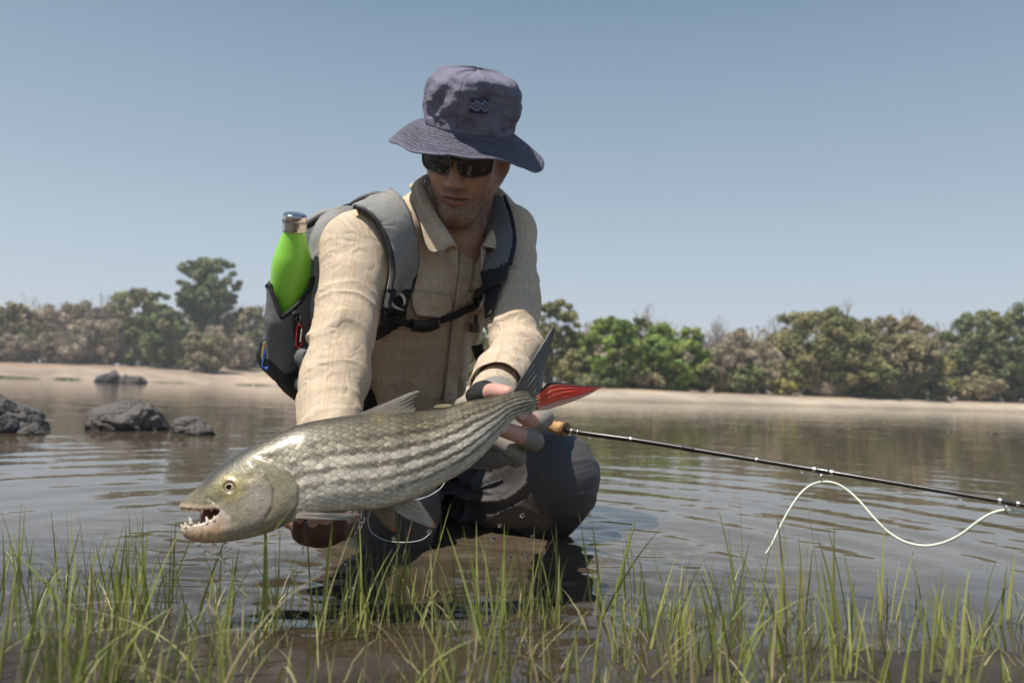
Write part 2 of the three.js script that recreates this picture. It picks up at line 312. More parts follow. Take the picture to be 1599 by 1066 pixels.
rock('rock', 'grey boulder cut off by the left edge of the photo', 10, 3.7, .40, .19, .5, 13, null, .4);
rock('rock', 'low dark wet rock at the foot of the boulder on the left edge', 58, 3.55, .12, .05, .2, 15);
[[158, 46, .9, .62], [176, 47, 1.5, .85], [196, 46.5, .9, .5], [207, 46, 1.2, .6], [222, 47, .6, .4]].forEach(([x, d, w, h], i) => rock('rock', 'small dark rock in the cluster at the far waterline below the left bank', x, d, w, h, 1, 20 + i, 'cluster of dark rocks at the far waterline'));
rock('rock', 'tiny dark rock breaking the water far off at the right, the left one of two', 1482, 8, .1, .016, .1, 31);
rock('rock', 'tiny dark rock breaking the water far off at the right, the right one of two', 1550, 7.8, .085, .016, .1, 32);
// ---------------------------------------------------------------- trees and bushes of both banks
const leafMat = new THREE.MeshStandardMaterial({ vertexColors: true, roughness: .75, side: THREE.DoubleSide });
const barkMat = matte(.17, .125, .095, { roughness: .95 });
const twigMat = matte(.33, .265, .235, { roughness: .95 });
const GREENS = {
  bright: [[0.195, 0.305, 0.055], [0.244, 0.342, 0.067], [0.146, 0.232, 0.046], [0.305, 0.342, 0.091]],
  olive: [[0.220, 0.232, 0.085], [0.268, 0.262, 0.098], [0.171, 0.195, 0.071], [0.305, 0.262, 0.122]],
  deep: [[0.134, 0.177, 0.067], [0.165, 0.207, 0.073], [0.189, 0.207, 0.088], [0.232, 0.220, 0.091]],
  dusty: [[0.305, 0.256, 0.140], [0.256, 0.238, 0.116], [0.354, 0.281, 0.165], [0.207, 0.201, 0.091]],
  dry: [[.55, .465, .35], [.47, .40, .30], [.60, .50, .385], [.39, .36, .25]],
  yellow: [[0.415, 0.366, 0.098], [0.329, 0.317, 0.098], [0.464, 0.366, 0.134]],
};
function limb(pos, idx, a, b, r1, r2, n = 4) {
  const d = b.clone().sub(a).normalize(), u = V(d.y, d.z, d.x).cross(d).normalize(), w = d.clone().cross(u), o = pos.length / 3;
  for (const [q, r] of [[a, r1], [b, r2]]) for (let i = 0; i < n; i++) { const t = i / n * 2 * Math.PI; pos.push(q.x + (u.x * Math.cos(t) + w.x * Math.sin(t)) * r, q.y + (u.y * Math.cos(t) + w.y * Math.sin(t)) * r, q.z + (u.z * Math.cos(t) + w.z * Math.sin(t)) * r); }
  for (let i = 0; i < n; i++) { const j = (i + 1) % n; idx.push(o + i, o + j, o + n + i, o + j, o + n + j, o + n + i); }
}
const geoOf = (pos, idx, col) => { const g = new THREE.BufferGeometry(); g.setAttribute('position', new THREE.Float32BufferAttribute(pos, 3)); if (col) g.setAttribute('color', new THREE.Float32BufferAttribute(col, 3)); g.setIndex(idx); g.computeVertexNormals(); return g; };
// px, top: where the crown peaks in the photo; wpx: its width there; d: metres away; foot: how low the leaves reach (0 = ground)
function tree(name, label, kind, px, top, wpx, d, o = {}) {
  const { foot = .0, n = 1, leaf = 1, sparse = 0, group, round = 0, dense = 1, lumps = 1 } = o;
  { const far = lerpList(SHORE, px) + lerpList(RUN, px) * .8 + 1; if (px > 700 && d < far + 8) d = far + (d - lerpList(SHORE, px)) * .45; }
  const x = (px - 800) / 1200 * d, z = -d, y0 = terrain(x, z) - .03, ytop = P(px, top, d).y, H = Math.max(.4, ytop - y0), W = wpx / 1200 * d, R = W / 2;
  reseed(Math.round(px * 13 + top * 7 + wpx));
  const t = thing(name, label, name.includes('tree') ? 'tree' : 'bush', V(x, y0, z), group);
  const pos = [], idx = [], bp = [], bi = [], col = [], pal = GREENS[kind];
  const cy = y0 + H * (foot + (1 - foot) * .5), ry = H * (1 - foot) * .5;
  const s = d * .0020 * leaf, px0 = rr(0, 50);
  const stems = name.includes('tree') ? 1 : 3 + Math.floor(rnd() * 3);
  const clumps = [], nC = Math.round(72 * n * (name.includes('tree') ? 1.15 : 1));
  for (let i = 0; i < nC; i++) {
    let u, a;
    do { u = V(rr(-1, 1), rr(-1, 1), rr(-1, 1)); a = u.length(); } while (a > 1 || a < .05);
    u.multiplyScalar(Math.pow(a, -.45));                                // more of them towards the outside
    const wid = 1 + .28 * noise(u.x * 1.6 + px0, u.y * 1.6, u.z * 1.6) * lumps, low = u.y < 0 ? 1 - (.12 - round * .08) * u.y * u.y : 1, yk = u.y < 0 && foot < .2 ? 1 + .25 * u.y * u.y : 1;
    const rc = R * rr(.11, .26) / Math.pow(n, .28);
    clumps.push({ c: V(x + u.x * (R - rc * .6) * wid * low, cy + u.y * yk * (ry - rc * .55) * (u.y > 0 ? wid : 1), z + u.z * (R - rc * .6) * wid * low), r: rc, tone: pal[Math.floor(rnd() * pal.length)], k: rr(.78, 1.2), up: rr(.65, .95) });
  }
  for (let i = 0; i < stems; i++) {
    const a = V(x + rr(-.12, .12) * R * (stems > 1 ? 1.4 : .4), y0 - .05, z + rr(-.1, .1) * R), tip = V(x + rr(-.25, .25) * R, y0 + H * rr(.6, .85), z + rr(-.25, .25) * R), r0 = H * (stems > 1 ? .012 : .022);
    const mid = a.clone().lerp(tip, .5).add(V(rr(-.1, .1) * R, 0, rr(-.1, .1) * R));
    limb(bp, bi, a, mid, r0, r0 * .7, 6); limb(bp, bi, mid, tip, r0 * .7, r0 * .25, 6);
    clumps.forEach((c, q) => { if (q % stems === i && q % 4 === 0) { const f = rr(.25, .8), from = f < .5 ? a.clone().lerp(mid, f * 2) : mid.clone().lerp(tip, f * 2 - 1); limb(bp, bi, from, c.c, r0 * .3, r0 * .1, 3); } });
  }
  const per = Math.round((sparse ? 105 : 165) * dense), q = V(), nn = V(), e1 = V(), e2 = V();
  for (const c of clumps) for (let i = 0; i < per; i++) {
    q.set(rr(-1, 1), rr(-1, 1), rr(-1, 1)); if (q.lengthSq() > 1) { i--; continue; }
    q.normalize().multiplyScalar(Math.pow(rnd(), .55)); nn.copy(q).multiplyScalar(.8).add(V(rr(-.8, .8), rr(-.3, .9), rr(-.8, .8))).normalize();
    const p0 = V(c.c.x + q.x * c.r, c.c.y + q.y * c.r * c.up, c.c.z + q.z * c.r); if (p0.y < y0 + .02) continue;
    e1.set(rr(-1, 1), rr(-1, 1), rr(-1, 1)).cross(nn).normalize(); e2.copy(nn).cross(e1);
    const stick = kind === 'dry', L = s * rr(.7, 1.5) * (stick ? 1.9 : 1), w = L * (stick ? .13 : rr(.38, .6)), o4 = pos.length / 3, k = c.k * rr(.72, 1.3), b = rnd() < .12 ? pal[Math.floor(rnd() * pal.length)] : c.tone;
    for (const [f, g, hh] of [[-1, 0, 0], [0, -1, .18], [1, 0, 0], [0, 1, .18]]) { pos.push(p0.x + e1.x * f * L + e2.x * g * w + nn.x * hh * L, p0.y + e1.y * f * L + e2.y * g * w + nn.y * hh * L, p0.z + e1.z * f * L + e2.z * g * w + nn.z * hh * L); col.push(b[0] * k, b[1] * k, b[2] * k); }
    idx.push(o4, o4 + 1, o4 + 2, o4, o4 + 2, o4 + 3);
  }
  part('trunk', geoOf(bp, bi), barkMat, t); part('crown', geoOf(pos, idx, col), leafMat, t);
  return t;
}
function bareTree(label, px, top, wpx, d, o = {}) {                     // leafless: a fan of forking grey twigs
  const x = (px - 800) / 1200 * d, z = -d, y0 = terrain(x, z) - .03, H = Math.max(.5, P(px, top, d).y - y0), W = wpx / 1200 * d;
  reseed(Math.round(px * 31 + top)); const { group, name = 'bare_tree' } = o;
  const t = thing(name, label, name.includes('tree') ? 'tree' : 'bush', V(x, y0, z), group), bp = [], bi = [], tp = [], ti = [];
  const grow = (a, dir, L, r, lv) => {
    const b = a.clone().addScaledVector(dir, L); lv < 2 ? limb(bp, bi, a, b, r, r * .7, 5) : limb(tp, ti, a, b, r, r * .6, 3);
    if (lv >= 5) return;
    const k = lv === 0 ? 6 : lv < 4 ? 3 : 3 + (rnd() < .5);
    for (let i = 0; i < k; i++) grow(a.clone().lerp(b, i ? rr(.35, 1) : 1), dir.clone().add(V(rr(-1, 1) * W / H * 1.1, rr(-.25, .6), rr(-1, 1) * W / H * 1.1)).normalize(), L * rr(.58, .86), Math.max(r * .6, d * .00022), lv + 1);
  };
  const st = o.stems ?? 1;
  for (let i = 0; i < st; i++) grow(V(x + (st > 1 ? rr(-.3, .3) * W : 0), y0, z + (st > 1 ? rr(-.2, .2) * W : 0)), V(rr(-.2, .2), 1, rr(-.2, .2)).normalize(), H * .30, H * .02 / Math.sqrt(st), 0);
  part('trunk', geoOf(bp, bi), twigMat, t); part('twigs', geoOf(tp, ti), twigMat, t);
}
// right bank, left to right
tree('broadleaf_tree', 'tall olive green tree rising right behind the angler\'s left arm', 'olive', 868, 464, 92, 34, { n: 1.3 });
tree('green_bush', 'low olive bush at the foot of the tree behind the angler\'s left arm', 'olive', 902, 548, 66, 32, { n: .8 });
tree('broadleaf_tree', 'bright green rounded tree above the red tail fin, the left of the two brightest', 'bright', 958, 492, 104, 33, { n: 1.7 });
tree('broadleaf_tree', 'bright green tree with drooping crown, the right of the two brightest', 'bright', 1050, 503, 108, 34, { n: 1.7 });
tree('broadleaf_tree', 'dark slim tree peeping between the two bright green trees', 'deep', 1006, 486, 62, 38, {});
tree('green_bush', 'grey green shrub at the sand edge below the two bright green trees', 'dusty', 1008, 580, 74, 32.5, { n: .7 });
tree('green_bush', 'dark brownish shrub under the left bright green tree near the tail fin', 'deep', 935, 580, 70, 31.5, { n: .7 });
tree('green_bush', 'dark shadowy bush at the right foot of the bright green trees', 'deep', 1092, 566, 66, 35, { n: .8 });
tree('dry_bush', 'tall brown dry bush between the bright trees and the olive dome', 'dry', 1148, 512, 92, 39, { n: 1.2, sparse: 1 });
tree('green_bush', 'dark green undergrowth beneath the tall brown dry bush', 'deep', 1160, 566, 90, 38, { n: .9 });
tree('dry_bush', 'rusty brown shrub left of the olive dome tree at half its height', 'dry', 1196, 536, 56, 40, { n: .7, sparse: 1 });
tree('green_bush', 'pale dry green shrub standing alone on the sand left of the olive dome', 'yellow', 1222, 592, 54, 38.5, { n: .6 });
tree('broadleaf_tree', 'broad olive dome shaped tree, the largest left of the right bank gap', 'olive', 1286, 477, 172, 43, { n: 2.6, round: 1 });
tree('broadleaf_tree', 'olive dome tree leaning against the broad dome on its right', 'dusty', 1392, 487, 138, 45, { n: 2, round: 1 });
tree('green_bush', 'dark green bush in front of the two dome trees', 'deep', 1346, 545, 110, 42, { n: 1.2 });
tree('green_bush', 'brownish shrub at the sand edge below the broad olive dome', 'dry', 1292, 588, 66, 40.5, { n: .6 });
tree('green_bush', 'dark leafy bush filling the dip between the domes and the far right trees', 'deep', 1440, 535, 90, 45, { n: 1.2 });
tree('green_bush', 'yellowish bush with sunlit leaves left of the far right trees', 'yellow', 1474, 556, 46, 44, { n: .6 });
tree('broadleaf_tree', 'big green rounded tree near the right edge of the photo', 'deep', 1535, 480, 130, 48, { n: 2.2, round: 1 });
tree('broadleaf_tree', 'big green tree cut off by the right edge of the photo', 'deep', 1612, 474, 130, 49, { n: 2, round: 1 });
tree('green_bush', 'low grey green bush under the big green rounded tree at right', 'dusty', 1520, 584, 84, 45, { n: .8 });
tree('green_bush', 'low dark bush in the bottom right corner of the tree line', 'deep', 1588, 592, 70, 46, { n: .7 });
tree('green_bush', 'green bush on the shore seen through the gap under the angler\'s left arm', 'olive', 752, 515, 110, 46, { n: 1 });
[[930, 482, 60, 45], [1018, 470, 70, 47], [1066, 482, 60, 47], [1110, 489, 66, 46], [1182, 494, 70, 48], [1330, 458, 90, 56], [1424, 480, 60, 56], [1475, 486, 64, 56], [1236, 482, 60, 54], [978, 484, 56, 46], [1146, 490, 60, 47]].forEach(([x, y, w, d]) => bareTree('leafless grey pink tree rising hazily behind the green trees of the right bank', x, y, w, d, { group: 'leafless trees behind the right bank' }));
// left bank
tree('savanna_tree', 'tallest tree of the left bank with a layered dark crown above the bushes', 'deep', 318, 398, 96, 86, { foot: .36, n: 1.9, dense: .8, lumps: 1.1 });
tree('green_bush', 'broad olive bush left of the tall tree on the left bank', 'olive', 218, 444, 104, 82, { n: 1.5, lumps: 1.5 });
tree('green_bush', 'dark green bush in front of the tall tree on the left bank', 'deep', 262, 478, 96, 78, { n: 1.3 });
tree('green_bush', 'low olive shrub on the sand below the tall tree of the left bank', 'dusty', 322, 516, 84, 76, { n: 1 });
tree('green_bush', 'olive bush between the tall left tree and the backpack', 'dusty', 392, 474, 96, 88, { n: 1.3 });
tree('green_bush', 'small olive bush touching the backpack outline on the left bank', 'olive', 424, 486, 60, 86, { n: .8 });
tree('dry_bush', 'greyish olive bush at the left edge of the photo', 'dusty', 22, 470, 96, 76, { n: 1.2, dense: .8 });
tree('dry_bush', 'pinkish grey dry scrub on the left bank beside the olive bush', 'dry', 108, 466, 120, 84, { n: 1.3, sparse: 1 });
tree('dry_bush', 'dry brown scrub in the middle of the left bank slope', 'dry', 148, 492, 80, 78, { n: .9, sparse: 1 });
tree('dry_bush', 'low dry shrub at the top of the sand on the left bank', 'dry', 90, 520, 90, 74, { n: .8, sparse: 1 });
tree('dry_bush', 'low rusty shrub at the left edge of the sand bank', 'dry', 20, 522, 80, 72, { n: .8, sparse: 1 });
tree('dry_bush', 'dry shrub right of the low olive shrub on the left bank', 'dry', 372, 520, 64, 82, { n: .8, sparse: 1 });
tree('dry_bush', 'dry bush behind the broad olive bush of the left bank', 'dry', 170, 466, 80, 92, { n: 1, sparse: 1 });
[[60, 452, 110, 104], [134, 446, 60, 104], [110, 458, 80, 100], [20, 462, 90, 100], [362, 446, 70, 104], [398, 458, 60, 102], [180, 458, 70, 102], [88, 470, 70, 90], [40, 480, 70, 88], [344, 470, 60, 95]].forEach(([x, y, w, d]) => bareTree('leafless pinkish grey tree in the dry scrub behind the left bank', x, y, w, d, { group: 'leafless trees behind the left bank' }));

// far scrub behind both banks, which reads as one mass
{
  reseed(2024); const pos = [], idx = [], col = [];
  const puff = (px, top, d, kind, w) => { const x = (px - 800) / 1200 * d, y0 = terrain(x, -d), yt = P(px, top, d).y, H = Math.max(.5, yt - y0), R = w / 1200 * d / 2, pal = GREENS[kind], tone = pal[Math.floor(rnd() * pal.length)], k = rr(.75, 1.15), s = d * .0035;
    for (let i = 0; i < 190; i++) { const u = V(rr(-1, 1), rr(-1, 1), rr(-1, 1)).normalize().multiplyScalar(Math.pow(rnd(), .35)), p = V(x + u.x * R, y0 + H * (.5 + u.y * .5), -d + u.z * R), a = V(rr(-1, 1), rr(-1, 1), rr(-1, 1)).normalize(), b = V(rr(-1, 1), rr(-1, 1), rr(-1, 1)).cross(a).normalize(), o = pos.length / 3, q = k * rr(.75, 1.25); for (const [f, g] of [[-1, 0], [0, -.6], [1, 0], [0, .6]]) { pos.push(p.x + (a.x * f + b.x * g) * s, p.y + (a.y * f + b.y * g) * s, p.z + (a.z * f + b.z * g) * s); col.push(tone[0] * q, tone[1] * q, tone[2] * q); } idx.push(o, o + 1, o + 2, o, o + 2, o + 3); } };
  for (let i = 0; i < 330; i++) { const left = i % 2, px = left ? rr(-420, 720) : rr(720, 2050), d = left ? rr(92, 125) : lerpList(SHORE, px) + rr(11, 22), top = left ? lerpList([[-400, 474], [0, 472], [200, 478], [420, 486], [720, 500]], px) + rr(-4, 34) : lerpList([[720, 505], [900, 500], [1100, 512], [1250, 505], [1600, 510], [2000, 505]], px) + rr(-2, 50); puff(px, top, d, left ? ['dry', 'dry', 'dusty'][i % 3] : ['deep', 'dry', 'olive', 'dusty'][(i >> 1) % 4], rr(40, 90)); }
  const m = part('far_scrub', geoOf(pos, idx, col), leafMat, null); m.userData = { label: 'hazy mass of dry scrub far behind both banks', category: 'scrub', kind: 'stuff' };
}
// ---------------------------------------------------------------- the angler: joints
const J = {
  shR: P(560, 388, 1.45), elR: P(524, 585, 1.27), wrR: P(503, 765, 1.06),
  shL: P(790, 364, 1.66), elL: P(806, 546, 1.42), wrL: P(771, 615, 1.13),
  neck: P(716, 362, 1.60), pelvis: P(614, 706, 1.87),
  hipL: P(690, 705, 1.82), kneeL: P(868, 738, 1.45), ankL: P(690, 800, 1.62),
  hipR: P(612, 715, 1.78), kneeR: P(612, 792, 1.34), ankR: P(600, 850, 1.7),
};
const mid = J.shR.clone().lerp(J.shL, .5);
const TY = mid.clone().sub(J.pelvis).normalize(), TX = J.shL.clone().sub(J.shR).addScaledVector(TY, -J.shL.clone().sub(J.shR).dot(TY)).normalize(), TZ = TX.clone().cross(TY).normalize();
const TH = mid.distanceTo(J.pelvis), O = J.pelvis;
const torsoAt = (a, b, c) => O.clone().addScaledVector(TX, a).addScaledVector(TY, b).addScaledVector(TZ, c);
const person = thing('person', 'angler in beige plaid shirt and blue grey bucket hat kneeling with the fish', 'person', V(J.pelvis.x, 0, J.pelvis.z));

// sleeve creases: rings round the arm, deeper near the elbow
function crease(x, y, z, a, b, ph, amt, pitch) {
  const bx = b.x - a.x, by = b.y - a.y, bz = b.z - a.z, L = Math.hypot(bx, by, bz), s = along(x, y, z, a, b) * L;
  const wx = noise(x * 7 + ph, y * 7, z * 7), w = s / pitch * .62 + 1.7 * wx + (x * .55 - z * .8) * 9;
  const r1 = 1 - Math.abs(noise(w, x * 5.5 + ph * 3, z * 4 + x * 2)), r2 = 1 - Math.abs(noise(w * 2.1 + 5, x * 9 + wx * 2, z * 7 + ph));
  const m = .25 + .75 * Math.max(0, noise(x * 7, y * 7 + ph, z * 7) + .6);
  return (r1 * r1 * r1 * r1 - .35 + .45 * (r2 * r2 * r2 - .4)) * amt * m;
}
const tB = torsoAt(0, TH * .86, -.01);
function torsoD(x, y, z) {
  const px = x - O.x, py = y - O.y, pz = z - O.z, q = px * TX.x + py * TX.y + pz * TX.z, h = px * TY.x + py * TY.y + pz * TY.z, r = px * TZ.x + py * TZ.y + pz * TZ.z;
  const t = clamp(h / TH, -.2, 1.1), slim = q > 0 ? mix(1, .80, sstep(.95, .6, t)) : 1;
  const a = slim * (t < .35 ? mix(.142, .132, t / .35) : t < .75 ? mix(.132, .164, (t - .35) / .4) : mix(.168, .12, (t - .75) / .35)), b = t < .5 ? mix(.125, .118, t / .5) : mix(.118, .07, (t - .5) / .6);
  let d = (Math.pow(Math.pow(Math.abs(q / a), 2.4) + Math.pow(Math.abs(r / b), 2.4), 1 / 2.4) - 1) * b;
  d = smax(d, Math.abs(h - TH * .42) - TH * .56, .08);
  return d;
}
const nkR = P(676, 338, 1.60), nkL = P(762, 352, 1.67);
function shirtBase(x, y, z) {
  let d = torsoD(x, y, z);
  d = smin(d, cone(x, y, z, nkR, J.shR, .064, .064), .05); d = smin(d, cone(x, y, z, nkL, J.shL, .058, .060), .05);
  return d;
}
function armR(x, y, z) {
  let d = cone(x, y, z, J.shR, J.elR, .063, .051); d = smin(d, cone(x, y, z, J.elR, J.wrR, .052, .037), .03);
  if (d > .05) return d;
  return d - crease(x, y, z, J.shR, J.elR, 3, .0085 * sstep(.22, .62, along(x, y, z, J.shR, J.elR)), .036) - crease(x, y, z, J.elR, J.wrR, 9, .0062 * sstep(0, .12, along(x, y, z, J.elR, J.wrR)), .03) - .0035 * noise(x * 16, y * 16, z * 16);
}
function armL(x, y, z) {
  let d = cone(x, y, z, J.shL, J.elL, .061, .052); d = smin(d, cone(x, y, z, J.elL, J.wrL, .047, .032), .02);
  if (d > .05) return d;
  return d - crease(x, y, z, J.shL, J.elL, 5, .0075 * sstep(.15, .7, along(x, y, z, J.shL, J.elL)), .04) - crease(x, y, z, J.elL, J.wrL, 2, .004, .035) - .003 * noise(x * 15, y * 15, z * 15);
}
function shirtD(x, y, z) {
  let d = shirtBase(x, y, z);
  if (d < .06) {
    const px = x - O.x, py = y - O.y, pz = z - O.z, q = px * TX.x + py * TX.y + pz * TX.z, h = px * TY.x + py * TY.y + pz * TY.z;
    const f = noise(q * 11 + h * 5, h * 3.2, 1.5), w = q / .085 + 2.2 * f + h * 2.5;
    d -= (ridge(w) - .5) * .016 * sstep(TH * .95, TH * .4, h) * (.4 + .6 * Math.max(0, noise(q * 6, h * 6, 8) + .5)) + .007 * noise(q * 13, h * 9, 4) + .004 * (1 - Math.abs(noise(q * 17 + h * 9, h * 15 - q * 6, 2))) + .003 * noise(x * 26, y * 26, z * 26);
    d -= .012 * Math.exp(-Math.pow((h - TH * .12) / .05, 2));
  }
  const aR = armR(x, y, z), aL = armL(x, y, z);
  d = smin(d, aR, .032); return smin(d, aL, .032);
}
// ---- cloth
const plaid = dataTex(1024, 1024, (u, v, f) => {                       // 12 cm square of woven check
  const n = .94 + .10 * tnoise(u, v, 512, 5) + .10 * tfbm(u, v, 6, 71, 4);
  let r = .70, g = .565, b = .42;
  const line = (c, w, p) => { const k = Math.abs(c * p - Math.round(c * p)) / p; return k < w ? 1 : 0; };
  const o = .50 * line(u + .06, .007, 4) + .22 * line(v + .03, .005, 4) + .30 * line(u + .095, .003, 4) + .2 * line(u + .11, .02, 2), bl = .12 * line(u + .23, .010, 4) + .12 * line(v + .19, .008, 4) + .08 * line(v + .21, .03, 4) + .10 * line(u + .2, .035, 4);
  r = mix(r, .56, o * 1.1); g = mix(g, .33, o * 1.1); b = mix(b, .15, o * 1.1);
  r = mix(r, .40, bl); g = mix(g, .36, bl); b = mix(b, .31, bl);
  f[0] = r * n; f[1] = g * n; f[2] = b * n;
}, true);
plaid.repeat.set(1 / .12, 1 / .12);
const clothBump = dataTex(1024, 1024, (u, v, f) => {
  let k = .5 + .30 * tfbm(u, v, 5, 91, 5) + .16 * (ridge(v * 5 + 1.5 * tnoise(u, v, 6, 17) + .8 * tnoise(u, v, 14, 27)) - .5) * (tnoise(u, v, 5, 37) + .5);
  k += .015 * (Math.sin(u * 2 * Math.PI * 256) + Math.sin(v * 2 * Math.PI * 256)); f[0] = f[1] = f[2] = k;
});
clothBump.repeat.set(1 / .25, 1 / .25);
const shirtMat = matte(1, 1, 1, { map: plaid, bumpMap: clothBump, bumpScale: .0085, roughness: .82 });
const shirtUV = {
  chart: (x, y, z) => { const b = shirtBase(x, y, z), r = armR(x, y, z), l = armL(x, y, z); if (r < b - .004 && r < l) return along(x, y, z, J.elR, J.wrR) > 0 ? 2 : 1; if (l < b - .004) return along(x, y, z, J.elL, J.wrL) > .02 ? 4 : 3; return 0; },
  uv: (c, x, y, z) => {
    if (c === 0) { const p = V(x, y, z).sub(O); return [p.dot(TX), p.dot(TY)]; }
    const [a, b] = c === 1 ? [J.shR, J.elR] : c === 2 ? [J.elR, J.wrR] : c === 3 ? [J.shL, J.elL] : [J.elL, J.wrL];
    const ax = b.clone().sub(a).normalize(), e = Dir(0, 0, -1).addScaledVector(ax, -Dir(0, 0, -1).dot(ax)).normalize(), s = e.clone().cross(ax), p = V(x, y, z).sub(a);   // the seam runs at the back of the arm
    return [Math.atan2(p.dot(s), -p.dot(e)) * .056, p.dot(ax)];
  },
};
{
  const lo = V(1e9, 1e9, 1e9), hi = V(-1e9, -1e9, -1e9);
  for (const q of [J.shR, J.elR, J.wrR, J.shL, J.elL, J.wrL, J.neck, J.pelvis, torsoAt(.17, 0, 0), torsoAt(-.17, 0, 0)]) { lo.min(q); hi.max(q); }
  lo.subScalar(.14); hi.addScalar(.14);
  const cut = (x, y, z) => Math.max(shirtD(x, y, z), cone(x, y, z, J.wrR, J.wrR.clone().add(J.wrR).sub(J.elR), .001, .001) < .0 ? 0 : -1);
  const g = unwrap(net(cut, lo, hi, .0052), shirtUV);
  part('shirt', g, shirtMat, person);
}
// ---- trousers
const knR2 = J.kneeR.clone().add(V(-.01, -.10, .0));
function legs(x, y, z) {
  let d = ell(x, y, z, [O.x, O.y - .01, O.z], .17, .13, .15);
  const tl = along(x, y, z, J.hipL, J.kneeL), sl = along(x, y, z, J.kneeL, J.ankL);
  let th = cone(x, y, z, J.hipL, J.kneeL, .098, .074), shn = cone(x, y, z, J.kneeL.clone().add(V(0, -.035, .0)), J.ankL, .072, .055);
  let l = smin(th, shn, .03);
  const tr = cone(x, y, z, J.hipR, J.kneeR, .095, .074), sr = cone(x, y, z, J.kneeR, knR2, .074, .066);
  d = smin(d, l, .05); const r = smin(tr, sr, .03); d = smin(d, r, .03);
  if (d < .05) {
    d -= crease(x, y, z, J.hipL, J.kneeL, 7, .024 * sstep(1.15, .5, tl), .042) * (l < r ? 1 : .5) + crease(x, y, z, V(O.x, .2, O.z), V(O.x + .05, -.1, O.z + .3), 11, .012, .036) * sstep(.95, .6, tl) + .004 * noise(x * 17, y * 17, z * 17);
    const sx = tl * .48, ly = y - mix(J.hipL.y, J.kneeL.y, clamp(tl, 0, 1)), n1 = noise(sx * 5, ly * 5, 3.3), w = (ly - sx * .30) / .048 + 1.1 * n1, f = 1 - Math.abs(noise(w, sx * 4.5, z * 3)), g = 1 - Math.abs(noise(w * 1.9 + 4, sx * 8 + ly * 6, z * 5 + 2));
    if (l < r + .05) d -= (.016 * (f * f * f - .4) + .007 * (g * g * g - .4)) * sstep(1.30, .80, tl + ly * 1.2) * sstep(.1, .35, tl);
    d -= .0035 * (1 - Math.abs(noise(x * 11 + y * 9, y * 13, z * 11)));
  }
  return d;
}
const trouserBump = clothBump.clone(); trouserBump.repeat.set(1 / .22, 1 / .22);
const trouserMat = new THREE.MeshPhysicalMaterial({ color: new THREE.Color().setRGB(.074, .069, .070), roughness: .58, bumpMap: trouserBump, bumpScale: .0026, side: THREE.DoubleSide });
{
  const lo = V(1e9, 1e9, 1e9), hi = V(-1e9, -1e9, -1e9);
  for (const q of [J.pelvis, J.hipL, J.kneeL, J.ankL, J.kneeR, J.hipR, knR2]) { lo.min(q); hi.max(q); } lo.subScalar(.2); hi.addScalar(.16); lo.y = Math.max(lo.y, -.16);
  const ax = J.kneeL.clone().sub(J.hipL).normalize();
  const g = unwrap(net(legs, lo, hi, .0062), { chart: () => 0, uv: (c, x, y, z) => [x * ax.x + z * ax.z + y * .5, y + z * .3] });
  part('trousers', g, trouserMat, person);
}
// side seam of the near trouser leg, with its puckered stitching
{
  const pts = [[672, 818], [690, 800], [712, 782], [735, 768], [760, 757], [785, 748]].map(([x, y]) => march(legs, x, y, 1.1, 2)).filter(Boolean);
  if (pts.length > 3) part('seam', tubeR(pts, () => .0022, 60, 6), trouserMat, person);
}
// ---- skin: head, neck, chest opening, hands and the limbs under the clothes
const headQ = camQ.clone().multiply(new THREE.Quaternion().setFromEuler(new THREE.Euler(25 * Math.PI / 180, -7 * Math.PI / 180, -8 * Math.PI / 180, 'ZYX')));
const headO = P(728, 241, 1.525);                                      // between the eyes, in the middle of the head
const HX = V(1, 0, 0).applyQuaternion(headQ), HY = V(0, 1, 0).applyQuaternion(headQ), HZ = V(0, 0, 1).applyQuaternion(headQ);
const headAt = (a, b, c) => headO.clone().addScaledVector(HX, a).addScaledVector(HY, b).addScaledVector(HZ, c);
const v3 = (a, b, c) => ({ x: a, y: b, z: c });
function headD(x, y, z) {
  const px = x - headO.x, py = y - headO.y, pz = z - headO.z;
  const a = px * HX.x + py * HX.y + pz * HX.z, b = px * HY.x + py * HY.y + pz * HY.z, c = px * HZ.x + py * HZ.y + pz * HZ.z, A = Math.abs(a);
  let d = ell(a, b, c, [0, .032, -.012], .077, .092, .098);
  d = smin(d, ell(a, b, c, [0, -.042, .022], .0555, .074, .066), .035);
  d = smin(d, cone(A, b, c, v3(.053, -.040, -.012), v3(.015, -.106, .066), .021, .018), .028);   // jaw line
  d = smin(d, cone(a, b, c, v3(-.012, -.106, .070), v3(.012, -.106, .070), .017, .017), .022);    // chin
  d = smin(d, ell(A, b, c, [.036, -.022, .058], .026, .022, .022), .022);                        // cheek
  d = smin(d, cone(A, b, c, v3(.012, .024, .082), v3(.045, .020, .062), .013, .011), .016);       // brow
  d = smax(d, -ell(A, b, c, [.032, .0, .094], .019, .013, .02), .014);                           // eye socket
  d = smin(d, cone(a, b, c, v3(0, .010, .084), v3(0, -.034, .105), .0078, .0112), .012);          // nose
  d = smin(d, ell(A, b, c, [.0125, -.038, .094], .0085, .0075, .010), .008);
  d = smax(d, -ell(A, b, c, [.0062, -.0468, .1005], .0034, .003, .005), .003);
  d = smin(d, cone(A, b, c, v3(0, -.0612, .0905), v3(.0245, -.067, .077), .0062, .0038), .007);     // lips
  d = smin(d, cone(A, b, c, v3(0, -.0752, .0885), v3(.0215, -.0705, .078), .0078, .0038), .007);
  d = smax(d, -cone(A, b, c, v3(0, -.0680, .097), v3(.0245, -.0690, .082), .0032, .0014), .003);
  d = smin(d, ell(A, b, c, [.079, -.004, -.012], .009, .030, .019), .008);                         // ear
  return d;
}
